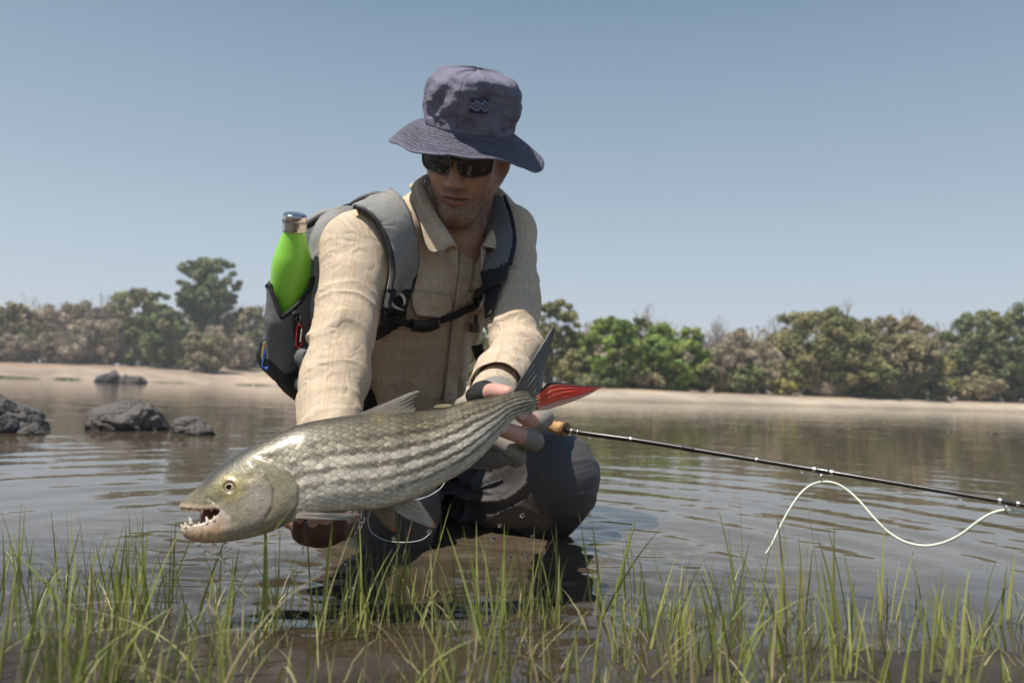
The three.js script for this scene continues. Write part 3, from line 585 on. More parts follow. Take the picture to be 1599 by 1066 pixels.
const vPit = march(shirtD, 724, 402, 1.2, 2).addScaledVector(Dir(0, 0, -1), .030);
function necks(x, y, z) {
  let d = cone(x, y, z, headAt(0, -.05, -.035), J.neck, .056, .062);
  d = smin(d, cone(x, y, z, J.neck, vPit, .058, .034), .03);
  return d;
}
// hands: each finger its own chain of tapered bones
const hand = (list) => (x, y, z) => { let d = 1e9; for (const [pts, r, k] of list) { let f = 1e9; for (let i = 0; i < pts.length - 1; i++) f = Math.min(f, cone(x, y, z, pts[i], pts[i + 1], r[i], r[i + 1])); d = k ? smin(d, f, k) : Math.min(d, f); } return d; };
const px3 = (...a) => a.map(([x, y, d]) => P(x, y, d));
const palmL = [[px3([775, 625, 1.11], [790, 668, 1.09]), [.030, .030], 0], [px3([800, 640, 1.10], [812, 680, 1.075]), [.022, .021], .02], [px3([772, 640, 1.10], [778, 690, 1.075]), [.024, .022], .02]];
const fingersL = [
  [px3([806, 632, 1.09], [849, 652, 1.045], [838, 660, .998], [812, 647, .976]), [.0125, .0118, .0108, .0092], .006],     // index
  [px3([800, 680, 1.075], [833, 688, 1.03], [822, 683, .985], [782, 668, .962]), [.0130, .0125, .0115, .0098], .006],     // middle
  [px3([785, 692, 1.07], [806, 714, 1.02], [795, 703, .99], [766, 690, .985]), [.012, .0115, .0105, .009], .006],          // ring
  [px3([768, 694, 1.07], [776, 718, 1.03], [766, 712, 1.0], [748, 702, .998]), [.0105, .0100, .009, .0078], .006],         // little
  [px3([762, 640, 1.11], [752, 616, 1.06], [772, 611, 1.02], [792, 613, .995]), [.016, .0145, .0118, .0095], .012],        // thumb
];
const palmR = [[px3([503, 770, 1.05], [505, 815, 1.0]), [.034, .030], 0], [px3([480, 800, 1.03], [478, 826, .97]), [.020, .017], .02], [px3([525, 795, 1.03], [532, 820, .97]), [.020, .017], .02]];
const fingersR = [
  [px3([478, 822, .98], [470, 832, .945], [468, 822, .925], [470, 812, .915]), [.0105, .0100, .009, .0078], .006],
  [px3([494, 826, .98], [490, 838, .94], [488, 830, .915], [489, 818, .905]), [.0112, .0106, .0096, .0084], .006],
  [px3([512, 826, .98], [510, 836, .94], [508, 828, .915], [508, 814, .905]), [.0112, .0106, .0096, .0084], .006],
  [px3([528, 820, .98], [530, 826, .94], [528, 818, .92], [526, 806, .91]), [.0105, .0100, .009, .0078], .006],
  [px3([480, 780, 1.05], [455, 795, 1.02], [448, 808, .99], [450, 812, .97]), [.015, .0135, .0115, .009], .012],
];
const handL = hand([...palmL, ...fingersL]), handR = hand([...palmR, ...fingersR]);
function boxOf(list, pad) { const lo = V(1e9, 1e9, 1e9), hi = V(-1e9, -1e9, -1e9); for (const [pts] of list) for (const q of pts) { lo.min(q); hi.max(q); } return [lo.subScalar(pad), hi.addScalar(pad)]; }
const skinBump = dataTex(256, 256, (u, v, f) => { const k = .5 + .4 * tfbm(u, v, 32, 61, 3); f[0] = f[1] = f[2] = k; });
const skinMat = new THREE.MeshPhysicalMaterial({ vertexColors: true, roughness: .48, bumpMap: skinBump, bumpScale: .00045, side: THREE.DoubleSide });
{
  const under = (x, y, z) => {                                          // body under the clothes, which joins head, hands and legs
    let d = torsoD(x, y, z) + .02;
    for (const [a, b, r1, r2] of [['shR', 'elR', .045, .038], ['elR', 'wrR', .036, .027], ['shL', 'elL', .044, .037], ['elL', 'wrL', .035, .022], ['hipL', 'kneeL', .075, .055], ['hipR', 'kneeR', .072, .055], ['kneeL', 'ankL', .05, .04], ['neck', 'shR', .026, .035], ['neck', 'shL', .026, .035]]) d = smin(d, cone(x, y, z, J[a], J[b], r1, r2), .02);
    return smin(d, necks(x, y, z), .02);
  };
  const col = (x, y, z) => {
    const px = x - headO.x, py = y - headO.y, pz = z - headO.z, a = px * HX.x + py * HX.y + pz * HX.z, b = px * HY.x + py * HY.y + pz * HY.z, c = px * HZ.x + py * HZ.y + pz * HZ.z;
    const n = 1 + .10 * fbm(x * 60, y * 60, z * 60, 3); let s = [.43 * n, .235 * n, .165 * n];
    const beard = sstep(-.045, -.075, b) * sstep(-.16, -.12, b) * .62 + .46 * Math.exp(-Math.pow((b + .052) / .007, 2)) * sstep(.03, .018, Math.abs(a)) + .3 * sstep(.04, .06, Math.abs(a)) * sstep(.0, -.03, b) * sstep(-.16, -.12, b);
    const st = beard * (.95 + .75 * noise(x * 420, y * 420, z * 420)); s = s.map((q, i) => mix(q, [.10, .065, .045][i], clamp(st, 0, .8)));
    const lip = sstep(.028, .021, Math.abs(a)) * sstep(.0125, .007, Math.abs(b + .0685)) * sstep(.074, .08, c); s = s.map((q, i) => mix(q, [.36, .13, .105][i], lip * .8));
    const slit = sstep(.025, .020, Math.abs(a)) * sstep(.0036, .0016, Math.abs(b + .0684)) * sstep(.074, .08, c); s = s.map((q, i) => mix(q, [.10, .035, .03][i], slit));
    const nose = Math.exp(-(a * a + (b + .034) * (b + .034)) / .0004) * sstep(.08, .09, c) * .25; s[0] += nose * .12;
    return s;
  };
  const headG = net(headD, headAt(0, 0, 0).subScalar(.175), headAt(0, 0, 0).addScalar(.175), .0026);
  const handCol = (x, y, z) => { const n = 1 + .12 * fbm(x * 80, y * 80, z * 80, 3); return [.60 * n, .335 * n, .27 * n]; };
  const [l0, l1] = boxOf([...palmL, ...fingersL], .045), [r0, r1] = boxOf([...palmR, ...fingersR], .045);
  const u0 = V(-.55, -.15, -2.1), u1 = V(.2, .95, -.95);
  const list = [paint(headG, col), paint(net(handL, l0, l1, .0028), handCol), paint(net(handR, r0, r1, .0034), handCol), paint(net(under, u0, u1, .011), col)];
  for (const g of list) { const p = g.attributes.position, uv = []; for (let i = 0; i < p.count; i++) uv.push(p.getX(i) * 22, p.getY(i) * 22 + p.getZ(i) * 11); g.setAttribute('uv', new THREE.Float32BufferAttribute(uv, 2)); }
  part('body', merge(list), skinMat, person);
  // nails of the fingers in view
  const nail = matte(.66, .43, .36, { roughness: .35 });
  for (const [tip, back] of [[P(778, 667, .954), P(792, 671, .958)], [P(809, 645.5, .968), P(823, 650, .972)]]) { const g = new THREE.SphereGeometry(1, 16, 10); const x = back.clone().sub(tip), L = x.length(); x.normalize(); const zc = Dir(0, .25, .95).normalize(), y = zc.clone().cross(x).normalize(); g.applyMatrix4(new THREE.Matrix4().makeBasis(x.multiplyScalar(L * .46), y.multiplyScalar(.0062), zc.multiplyScalar(.0022)).setPosition(tip.clone().lerp(back, .5).addScaledVector(Dir(0, 0, 1), .0030))); part('nail', g, nail, person); }
  // eyes behind the dark lenses
  for (const s of [-1, 1]) { const g = new THREE.SphereGeometry(.0118, 20, 14); const q = headAt(s * .032, .0, .072); g.translate(q.x, q.y, q.z); const e = part('eye', g, matte(.75, .72, .68, { roughness: .2 }), person); const ig = new THREE.SphereGeometry(.0055, 16, 10); const iq = headAt(s * .032, -.002, .0795); ig.translate(iq.x, iq.y, iq.z); part('iris', ig, matte(.10, .07, .04, { roughness: .15 }), e); }
  // short brown hair below the hat
  const hairD = (x, y, z) => { const b = (x - headO.x) * HY.x + (y - headO.y) * HY.y + (z - headO.z) * HY.z, c = (x - headO.x) * HZ.x + (y - headO.y) * HZ.y + (z - headO.z) * HZ.z, a = Math.abs((x - headO.x) * HX.x + (y - headO.y) * HX.y + (z - headO.z) * HX.z); let d = ell(a, b, c, [0, .032, -.016], .0795, .094, .099) - .0015 * noise(x * 160, y * 60, z * 160); d = smax(d, -(b + .03 + c * .35), .01); d = smax(d, c - .035 - (b > .03 ? (b - .03) * 2 : 0), .01); return d; };
  part('hair', net(hairD, headAt(0, 0, 0).subScalar(.15), headAt(0, 0, 0).addScalar(.15), .0045), matte(.055, .038, .026, { roughness: .7 }), person);
}
// fingerless sun gloves: a shell round palm and finger roots
const gloveMat = matte(.24, .225, .20, { roughness: .7, bumpMap: clothBump, bumpScale: .0015 });
const gloveDark = matte(.018, .018, .02, { roughness: .45 });
{
  const cutTo = (chain, upto) => { const [pts, r, k] = chain; const p = pts.slice(0, 3); p[2] = pts[1].clone().lerp(pts[2], upto > 1 ? 1 : upto); if (upto > 1) p.push(pts[2].clone().lerp(pts[3], upto - 1)); return [p, r.slice(0, p.length).map((q) => q + .0018), k]; };
  const gl = hand([...palmL.map(([p, r, k]) => [p, r.map((q) => q + .002), k]), cutTo(fingersL[0], 1.12), cutTo(fingersL[1], 1.12), cutTo(fingersL[2], 1.95), cutTo(fingersL[3], 1.95), [px3([771, 612, 1.15], [773, 628, 1.11]), [.032, .031], .015]]);
  const [a, b] = boxOf([...palmL, ...fingersL], .05);
  const uvBox = { chart: () => 0, uv: (c, x, y, z) => [x + z * .4, y] };
  part('glove', unwrap(net(gl, a, b, .0028), uvBox), gloveMat, person);
  const th = hand([cutTo([fingersL[4][0], fingersL[4][1].map((q) => q + .0012), 0], .55), [px3([740, 617, 1.075], [757, 610, 1.055]), [.0125, .0140], .008]]);
  part('thumb_guard', net(th, a, b, .0028), gloveDark, person);
  const gr = hand([...palmR.map(([p, r, k]) => [p, r.map((q) => q + .002), k]), ...fingersR.slice(0, 4).map((f) => cutTo(f, 1.8))]), [c, e] = boxOf([...palmR, ...fingersR], .05);
  part('glove', unwrap(net(gr, c, e, .0034), uvBox), matte(.13, .07, .06, { roughness: .75 }), person);
}
// pale cuff turned back over the left wrist
{
  const a = J.elL.clone().lerp(J.wrL, .62), b = J.wrL, ax = b.clone().sub(a).normalize(), e = V(0, 1, 0).addScaledVector(ax, -ax.y).normalize(), s = e.clone().cross(ax);
  const g = sheet((u, v) => { const t = u * 2 * Math.PI, r = mix(.0475, .041, v) + .0018 * noise(Math.cos(t) * 3, Math.sin(t) * 3, v * 5) + .0015 * (v < .06 || v > .94 ? 1 : 0); return a.clone().addScaledVector(ax, v * .085).addScaledVector(e, Math.cos(t) * r).addScaledVector(s, Math.sin(t) * r); }, 64, 16, .002, [.29, .085]);
  part('cuff', g, shirtMat, person);
}
// ---------------------------------------------------------------- the fish: body along a bent centre line
const fish = thing('tigerfish', 'large striped silver fish with open toothy mouth and red tail fin, held above the water', 'fish', P(560, 725, .95));
const FD = (x) => lerpList([[260, .835], [330, .845], [420, .865], [520, .885], [620, .905], [720, .935], [800, .965], [870, .985], [940, 1.0]], x);   // depth of the fish's middle plane
const fp = (x, y, o = 0) => P(x, y, FD(x) + o);
// back and belly outline points, in pairs from snout to tail root
const SECT = [[[279, 788], [279, 814]], [[283, 781], [282, 826]], [[292, 773], [287, 838]], [[305, 763], [302, 845]], [[327, 739], [330, 847]], [[350, 721], [358, 845]], [[376, 704], [391, 839]], [[408, 687], [424, 829]], [[440, 672], [455, 815]], [[474, 660], [485, 805]], [[512, 652.5], [520, 799]], [[552, 647], [557, 796]], [[594, 643.5], [594, 793]], [[630, 642], [634, 781]], [[664, 640.5], [668, 766]], [[692, 636], [704, 747]], [[716, 629], [733, 729]], [[738, 624], [762, 702]], [[766, 620], [783, 677]], [[790, 614], [803, 654]], [[808, 609], [822, 647]], [[824, 610], [834, 641]], [[833, 618], [838, 632]]];
// Each point of the body is known by (u along the fish, yy across it from +1 back to -1 belly, c towards the flank side).
const FN = 160, FS = []; {
  const up = curve(SECT.map(([u]) => V(u[0], u[1], 0))), lo = curve(SECT.map(([, l]) => V(l[0], l[1], 0)));
  for (let i = 0; i <= FN; i++) { const a = up.getPoint(i / FN), b = lo.getPoint(i / FN); FS.push([a.x, a.y, b.x, b.y]); }
}
const fishLen = []; { let L = 0; FS.forEach((q, i) => { if (i) { const p = FS[i - 1]; L += Math.hypot((q[0] + q[2] - p[0] - p[2]) / 2, (q[1] + q[3] - p[1] - p[3]) / 2); } fishLen.push(L); }); }
const FL = fishLen[FN], GX0 = 240, GY0 = 570, GW = 640, GH = 310, GU = new Float32Array(GW * GH), GV = new Float32Array(GW * GH), GE = new Float32Array(GW * GH);
for (let j = 0; j < GH; j++) for (let i = 0; i < GW; i++) {
  const x = GX0 + i, y = GY0 + j, side = (q) => { const ex = q[2] - q[0], ey = q[3] - q[1]; return ((x - q[0]) * ey - (y - q[1]) * ex) / Math.hypot(ex, ey); };
  let a = side(FS[0]), k = -1, b = a, bd = 1e9;
  for (let n = 1; n <= FN; n++) { const c = side(FS[n]); if (a >= 0 && c < 0) { const p = FS[n], mx = (p[0] + p[2]) / 2, my = (p[1] + p[3]) / 2, dd = Math.hypot(x - mx, y - my); if (dd < bd) { bd = dd; k = n - 1 + a / (a - c); } } a = c; }
  let e = 0; if (k < 0) { if (b < 0) { k = 0; e = -b; } else { k = FN; e = a; } }
  const n = Math.min(FN - 1, Math.floor(k)), f = k - n, q = FS[n].map((v, m) => mix(v, FS[n + 1][m], f)), h = Math.hypot(q[2] - q[0], q[3] - q[1]) / 2;
  GU[j * GW + i] = mix(fishLen[n], fishLen[n + 1], f) / FL; GE[j * GW + i] = e;
  GV[j * GW + i] = 1 - (((x - q[0]) * (q[2] - q[0]) + (y - q[1]) * (q[3] - q[1])) / (4 * h * h)) * 2;
}
const lookF = (A, x, y) => { x = clamp(x - GX0, 0, GW - 1.01); y = clamp(y - GY0, 0, GH - 1.01); const i = Math.floor(x), j = Math.floor(y), f = x - i, g = y - j, o = j * GW + i; return mix(mix(A[o], A[o + 1], f), mix(A[o + GW], A[o + GW + 1], f), g); };
const halfH = (u) => { const k = u * FN, q = FS[Math.round(clamp(lerpList(ULIST, u) , 0, FN))]; return Math.hypot(q[2] - q[0], q[3] - q[1]) / 2; };
const ULIST = fishLen.map((l, i) => [l / FL, i]);
const HTAB = Array.from({ length: 201 }, (_, i) => halfH(i / 200));
const heightAt = (u) => { const k = clamp(u, 0, 1) * 200, i = Math.min(199, Math.floor(k)); return mix(HTAB[i], HTAB[i + 1], k - i); };
const camQi = camQ.clone().invert();
const tmpF = V(), QF = { x: 0, y: 0, u: 0, yy: 0, c: 0, h: 0, e: 0, m: 0 };
function fishQ(x, y, z) {
  tmpF.set(x - camera.position.x, y - camera.position.y, z - camera.position.z).applyQuaternion(camQi); const d = -tmpF.z;
  QF.x = (PW - 1) / 2 + tmpF.x / d * FPX; QF.y = (PH - 1) / 2 - tmpF.y / d * FPX; QF.m = d / FPX;
  QF.u = lookF(GU, QF.x, QF.y); QF.yy = lookF(GV, QF.x, QF.y); QF.e = lookF(GE, QF.x, QF.y) * QF.m; QF.h = heightAt(QF.u) * QF.m; QF.c = FD(QF.x) - d + .42 * clamp(QF.yy, -1.3, 1.3) * QF.h * sstep(1.0, .8, QF.u);
  return QF;
}
const widthK = (u) => lerpList([[0, .50], [.04, .52], [.10, .48], [.3, .46], [.55, .46], [.75, .50], [.9, .52], [1, .5]], u);
function inPoly(s, y, pts) {                                            // signed distance to a polygon
  let d = 1e9, sg = 1;
  for (let i = 0, j = pts.length - 1; i < pts.length; j = i++) {
    const ex = pts[j][0] - pts[i][0], ey = pts[j][1] - pts[i][1], wx = s - pts[i][0], wy = y - pts[i][1], k = clamp((wx * ex + wy * ey) / (ex * ex + ey * ey), 0, 1);
    d = Math.min(d, Math.hypot(wx - ex * k, wy - ey * k));
    const c1 = y >= pts[i][1], c2 = y < pts[j][1], c3 = ex * wy > ey * wx; if ((c1 && c2 && c3) || (!c1 && !c2 && !c3)) sg = -sg;
  }
  return sg * d;
}
const mouthPts = [[256, 792.5], [282, 793], [300, 794.5], [318, 795.5], [336, 794], [343, 796], [341, 801], [330, 810], [316, 816], [300, 818.5], [284, 821], [256, 823]];
const gillArc = [[398, 712], [426, 720], [450, 735], [465, 758], [465, 785], [455, 806], [440, 820]], preArc = [[392, 724], [412, 738], [425, 762], [424, 788], [410, 812]];
const polyDist = (s, y, pts) => { let d = 1e9; for (let i = 1; i < pts.length; i++) { const ex = pts[i][0] - pts[i - 1][0], ey = pts[i][1] - pts[i - 1][1], wx = s - pts[i - 1][0], wy = y - pts[i - 1][1], k = clamp((wx * ex + wy * ey) / (ex * ex + ey * ey), 0, 1), r = Math.hypot(wx - ex * k, wy - ey * k); if (r < Math.abs(d)) d = r * Math.sign(ex * wy - ey * wx || 1); } return d; };
const GS = Math.sign(polyDist(520, 770, gillArc)), PS = Math.sign(polyDist(460, 770, preArc));   // which side of an edge lies towards the tail
function fishBody(x, y, z) {
  const r = fishQ(x, y, z), w = r.h * widthK(r.u), e = mix(2.25, 2.0, sstep(.2, .42, r.u)), yy = Math.abs(r.yy), zz = Math.abs(r.c) / w;
  const k = Math.pow(Math.pow(yy, e) + Math.pow(zz, e), 1 / e);
  const g = Math.hypot(Math.pow(yy / Math.max(k, .05), e - 1) / r.h, Math.pow(zz / Math.max(k, .05), e - 1) / w) || 1 / w;
  let d = (k - 1) / Math.max(g, 1 / r.h);
  if (r.e > 0) d = Math.max(d, 0) + r.e * .8;
  return d;
}
function fishD(x, y, z) {
  let d = fishBody(x, y, z);
  if (d > .02) return d;
  const { x: X, y: Y, u, c, h, m: M, yy } = QF, side = Math.abs(c) / h;
  if (u < .40 && side > .06) {
    const m = sstep(.06, .22, side) * sstep(.80, .55, Math.abs(yy));
    const g = polyDist(X, Y, gillArc) * GS, pg = polyDist(X, Y, preArc) * PS;
    if (Math.abs(g) < 40) d += m * .0013 * sstep(-2.5, 2.5, g) * Math.exp(-Math.max(0, g) / 14);
    if (Math.abs(pg) < 40) d += m * .0008 * sstep(-1, 1.5, pg) * Math.exp(-Math.max(0, pg) / 9);
    const ed = Math.hypot(X - 357, Y - 760); d += m * (.0022 * Math.exp(-Math.pow(ed / 7, 4)) - .0007 * Math.exp(-Math.pow((ed - 11) / 3, 2)));
    const mx = polyDist(X, Y, [[322, 776], [340, 788], [356, 805], [366, 816]]); if (X < 372 && X > 316) d += m * .0006 * Math.exp(-mx * mx / 3);
    d += .0004 * noise(x * 120, y * 120, z * 120) * m;
  }
  if (X < 350) {
    const m = inPoly(X, Y, mouthPts) * M;
    d = smax(d, -Math.max(m, -(c + .004)), .0022);
    d = smax(d, -Math.max(m + .001, (X - 312) * M), .0022);              // gape right across at the front
  }
  return d;
}
// ---- skin: scale rows, stripes, gold and grey head
const rows = 20, colsN = 56;
function scaleAt(u, v) {                                                // staggered overlapping scales: [edge 0..1, tone]
  const a = u * colsN, b = v * rows; let best = 1e9, id = 0, rad = 1;
  for (let i = -1; i <= 2; i++) {
    const col = Math.floor(a) + i, off = (col & 1) * .5;
    for (let j = -1; j <= 1; j++) {
      const row = Math.floor(b - off + .5) + j, dx = a - col + .10 * hsh(col, row, 5), dy = b - off - row + .06 * hsh(col, row, 6), r = .72 * Math.hypot(dx * .60, dy * .98) + .28 * (Math.abs(dx) * .60 + Math.abs(dy) * .86);
      if (r < .62 && col < best) { best = col; id = hsh(col, row, 9); rad = r / .62; }
    }
  }
  return [rad, id];
}
const FT_W = 2048, FT_H = 1024;
const fishHeights = new Float32Array(FT_W * FT_H);
const fishMap = (() => {
  const t = dataTex(FT_W, FT_H, (u, v, f) => {
    const i = Math.round(u * FT_W), j = Math.round(v * FT_H), n = tfbm(u, v, 10, 7, 5), fine = tnoise(u, v, 256, 3);   // v: 0 = back, 1 = belly
    const fk = clamp(lerpU(u), 0, FN - .001), fi = Math.floor(fk), q4 = FS[fi], q5 = FS[fi + 1], sy = (1 - Math.cos(Math.PI * v)) / 2, ux = mix(q4[0], q5[0], fk - fi), uy = mix(q4[1], q5[1], fk - fi), X = mix(ux, mix(q4[2], q5[2], fk - fi), sy), Y = mix(uy, mix(q4[3], q5[3], fk - fi), sy);
    const gd = u < .45 ? polyDist(X, Y, gillArc) * GS : 50, napeEdge = X - mix(398, 420, sstep(700, 720, Y));
    const body = u < .45 ? sstep(-1.5, 2.5, Y < 716 ? (X - 392) * .8 + 6 * n : gd) : 1;
    const st = [[0, .050, .042, .024], [.10, .075, .062, .034], [.22, .105, .088, .048], [.34, .19, .16, .10], [.44, .50, .45, .365], [.55, .60, .54, .445], [.7, .60, .54, .445], [.86, .68, .62, .52], [1, .70, .64, .54]];
    let k = 0; while (k < st.length - 2 && st[k + 1][0] < v) k++; const q = clamp((v - st[k][0]) / (st[k + 1][0] - st[k][0]), 0, 1);
    let r = mix(st[k][1], st[k + 1][1], q), g = mix(st[k][2], st[k + 1][2], q), b = mix(st[k][3], st[k + 1][3], q), h = .5;
    if (body > 0) {
      const tail = sstep(.35, .8, u), [rad, id] = scaleAt(u, v + .004 * noise(u * 30, v * 10, 2));
      const edge = sstep(.72, .97, rad), tone = 1 + .20 * id + .16 * n + .12 * fine;
      r *= tone; g *= tone; b *= tone;
      const ph = (v * rows / 2 - .25), sw = Math.abs(ph - Math.round(ph)) * 2, inS = sstep(mix(.34, .14, tail), mix(.42, .24, tail), v) * sstep(.84, .66, v);
      const str = sstep(mix(.60, .66, tail), mix(.20, .18, tail), sw + .20 * id * (1 - tail) + .22 * fine + .25 * n) * inS * mix(.72, .92, tail) * (1 - .45 * (1 - tail) * sstep(.5, .7, v));
      r = mix(r, .060, str); g = mix(g, .047, str); b = mix(b, .028, str);
      const ed = edge * mix(.88, .42, sstep(.30, .48, v)) * mix(1, .7, tail) * (1 - .3 * fine);
      r *= 1 - ed; g *= 1 - ed; b *= 1 - ed * 1.04;
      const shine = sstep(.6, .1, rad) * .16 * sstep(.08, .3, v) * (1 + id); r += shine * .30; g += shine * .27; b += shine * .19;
      const gold = Math.max(0, noise(u * 22, v * 9, 7) - .35) * sstep(.36, .1, v); r += gold * .13; g += gold * .085;
      h = .40 + .35 * (1 - rad) + .12 * fine + .12 * n;
      if (u > .8) { const sp = sstep(.30, .55, tnoise(u, v, 128, 44)) * .6 * sstep(.8, .95, u); r *= 1 - sp; g *= 1 - sp; b *= 1 - sp; }
    }
    if (body < 1) {                                                     // head, painted by place
      let c = [.060, .060, .046]; const to = (d, w) => { c = c.map((a, m) => mix(a, d[m], clamp(w, 0, 1))); };
      to([.19, .165, .09], sstep(.18, .34, v)); to([.33, .285, .20], sstep(.40, .62, v));
      const pd = polyDist(X, Y, preArc) * PS, ed = Math.hypot(X - 357, (Y - 760) * 1.05);
      to([.26, .23, .145], sstep(-2, 3, pd) * .7 * sstep(.16, .28, v)); to([.29, .28, .20], sstep(-16, -4, gd) * sstep(-2, 3, pd) * sstep(735, 760, Y) * .7);
      to([.34, .285, .25], sstep(0, -8, pd) * sstep(376, 394, X) * sstep(738, 752, Y) * .75);
      to([.40, .32, .10], Math.exp(-Math.pow((ed - 14) / 6, 2)) * .75 * (X > 350 ? 1 : .5)); to([.12, .09, .04], Math.exp(-Math.pow((ed - 9.5) / 2.2, 2)) * .8);
      to([.42, .36, .17], Math.exp(-Math.pow((Y - 752 + (X - 370) * .12) / 7, 2)) * sstep(366, 376, X) * sstep(412, 392, X) * .55);
      const md = inPoly(X, Y, mouthPts);
      to([.20, .165, .105], sstep(330, 300, X) * sstep(.5, .2, v) * .8);
      if (Y < 800) to([.50, .36, .26], sstep(11, 2, md) * sstep(352, 338, X));
      to([.60, .50, .42], Math.exp(-Math.pow(polyDist(X, Y, [[340, 797], [352, 808], [350, 818]]) / 8, 2)) * .85);
      if (Y > 806 || (Y > 800 && X < 330)) { const jw = sstep(366, 330, X); to([.66, .42, .26], jw * .85); to([.80, .64, .54], jw * sstep(12, 3, md)); to([.52, .27, .15], jw * sstep(836, 846, Y) * .7); }
      to([.40, .36, .28], sstep(820, 838, Y) * sstep(340, 380, X) * .6);
      c = c.map((a) => a * (1 - .38 * Math.exp(-gd * gd / 8) * sstep(716, 726, Y)) * (1 - .30 * Math.exp(-pd * pd / 5)) * (1 + .34 * n + .12 * fine + .14 * noise(X * .25, Y * .25, 3) + .12 * noise(X * .9, Y * .9, 8)));
      const sp = sstep(.45, .8, noise(X * .35, Y * .35, 9)) * .16; c = c.map((a) => a * (1 - sp));
      r = mix(c[0], r, body); g = mix(c[1], g, body); b = mix(c[2], b, body); h = mix(.5 + .24 * n + .10 * fine + .16 * noise(X * .45, Y * .45, 3) + .12 * noise(X * 1.1, Y * 1.1, 6), h, body);
    }
    f[0] = r; f[1] = g; f[2] = b;
    if (i < FT_W && j < FT_H) fishHeights[j * FT_W + i] = h;
  }, true, false);
  return t;
})();
function lerpU(u) { let a = 0, b = FN; const L = u * FL; while (b - a > 1) { const m = (a + b) >> 1; fishLen[m] <= L ? a = m : b = m; } return a + (L - fishLen[a]) / (fishLen[b] - fishLen[a]); }
const fishBump = dataTex(FT_W, FT_H, (u, v, f) => { f[0] = f[1] = f[2] = fishHeights[Math.min(FT_H - 1, Math.round(v * FT_H)) * FT_W + Math.min(FT_W - 1, Math.round(u * FT_W))]; }, false, false);
const fishMat = new THREE.MeshPhysicalMaterial({ map: fishMap, vertexColors: true, bumpMap: fishBump, bumpScale: .00055, roughness: .42, metalness: .05, clearcoat: .28, clearcoatRoughness: .24, side: THREE.DoubleSide });
{
  const lo = V(1e9, 1e9, 1e9), hi = V(-1e9, -1e9, -1e9); for (const q of FS) for (const o of [[0, 1], [2, 3]]) { const p = fp(q[o[0]], q[o[1]]); lo.min(p); hi.max(p); } lo.subScalar(.05); hi.addScalar(.05);
  const g = net(fishD, lo, hi, .0022), p = g.attributes.position, uv = [], col = [];
  for (let i = 0; i < p.count; i++) {
    const x = p.getX(i), y = p.getY(i), z = p.getZ(i), out = fishBody(x, y, z), { u, yy, c, h, x: X } = QF, w = h * widthK(u);
    uv.push(u, Math.atan2(Math.abs(c) / w, yy) / Math.PI);
    let t = [1, 1, 1];
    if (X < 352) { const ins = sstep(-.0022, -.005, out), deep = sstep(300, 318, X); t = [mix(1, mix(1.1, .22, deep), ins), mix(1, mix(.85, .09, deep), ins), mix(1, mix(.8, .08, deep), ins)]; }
    col.push(...t);
  }
  g.setAttribute('uv', new THREE.Float32BufferAttribute(uv, 2)); g.setAttribute('color', new THREE.Float32BufferAttribute(col, 3));
  part('body', g, fishMat, fish);
}
// ---- eye
const onFish = (px, py, out = 0) => { const q = march(fishD, px, py, .6, 1.2) ?? fp(px, py); return q.addScaledVector(grad(fishD, q, .004), out); };
{
  const q = onFish(357, 760), n = grad(fishBody, q, .006), e = q.clone().addScaledVector(n, -.0026);
  const disc = (r, depth, out) => { const g = new THREE.SphereGeometry(1, 28, 18); const zc = n.clone(), x = V(0, 1, 0).cross(zc).normalize(), y = zc.clone().cross(x); g.applyMatrix4(new THREE.Matrix4().makeBasis(x.multiplyScalar(r), y.multiplyScalar(r), zc.multiplyScalar(depth)).setPosition(e.clone().addScaledVector(n, out))); return g; };
  const wet = { roughness: .08, clearcoat: 1, clearcoatRoughness: .03 };
  const rim = part('eye', disc(.0064, .0046, 0), new THREE.MeshPhysicalMaterial({ color: new THREE.Color().setRGB(.05, .04, .03), ...wet }), fish);
  part('iris', disc(.0056, .0042, .0010), new THREE.MeshPhysicalMaterial({ color: new THREE.Color().setRGB(.80, .66, .48), ...wet }), rim);
  part('pupil', disc(.0043, .0034, .0022), new THREE.MeshPhysicalMaterial({ color: new THREE.Color().setRGB(.004, .004, .004), roughness: .1, specularIntensity: .35 }), rim);
}
// ---- teeth: every tooth a curved cone
const toothMat = new THREE.MeshPhysicalMaterial({ color: new THREE.Color().setRGB(.80, .73, .60), roughness: .35 });
{
  const z = ([x, y]) => [260 + x / 4.44, 620 + y / 4.44];
  
  const T = [[[98, 752], [100, 803], 13], [[119, 752], [117, 808], 14], [[136, 762], [138, 806], 9], [[182, 758], [178, 804], 20], [[207, 766], [201, 796], 14], [[240, 764], [240, 812], 15], [[305, 764], [305, 789], 12], [[345, 762], [346, 781], 9], [[272, 764], [273, 782], 8],
    [[112, 922], [95, 878], 16], [[133, 900], [119, 860], 13], [[168, 878], [152, 826], 17], [[283, 872], [268, 824], 19], [[328, 850], [324, 818], 14], [[222, 886], [216, 862], 9], [[250, 884], [246, 866], 9]];
  const F = [[[150, 766], [152, 792], 10], [[215, 768], [214, 795], 11], [[140, 884], [133, 852], 11], [[200, 880], [196, 846], 12]];
  for (const [list, o] of [[T, 0], [F, 1]]) for (const [a, b, w] of list) {
    const [ax, ay] = z(a), [bx, by] = z(b), gum = by > ay ? -3.5 : 3.5;
    const q = march(fishD, ax, ay + gum, .6, 1.2); if (!q) continue;
    const d = q.clone().sub(camera.position).dot(Dir(0, 0, -1)) + .0022 + o * .016, A = P(ax, ay, d), B = P(bx, by, d + .0008), M = P(mix(ax, bx, .55) + .5, mix(ay, by, .55), d);
    part('tooth', tubeR([A, M, B], (t) => w / 4.44 / FPX * .87 * .95 * Math.pow(1 - t * .97, .85), 10, 8), toothMat, fish);
  }
}
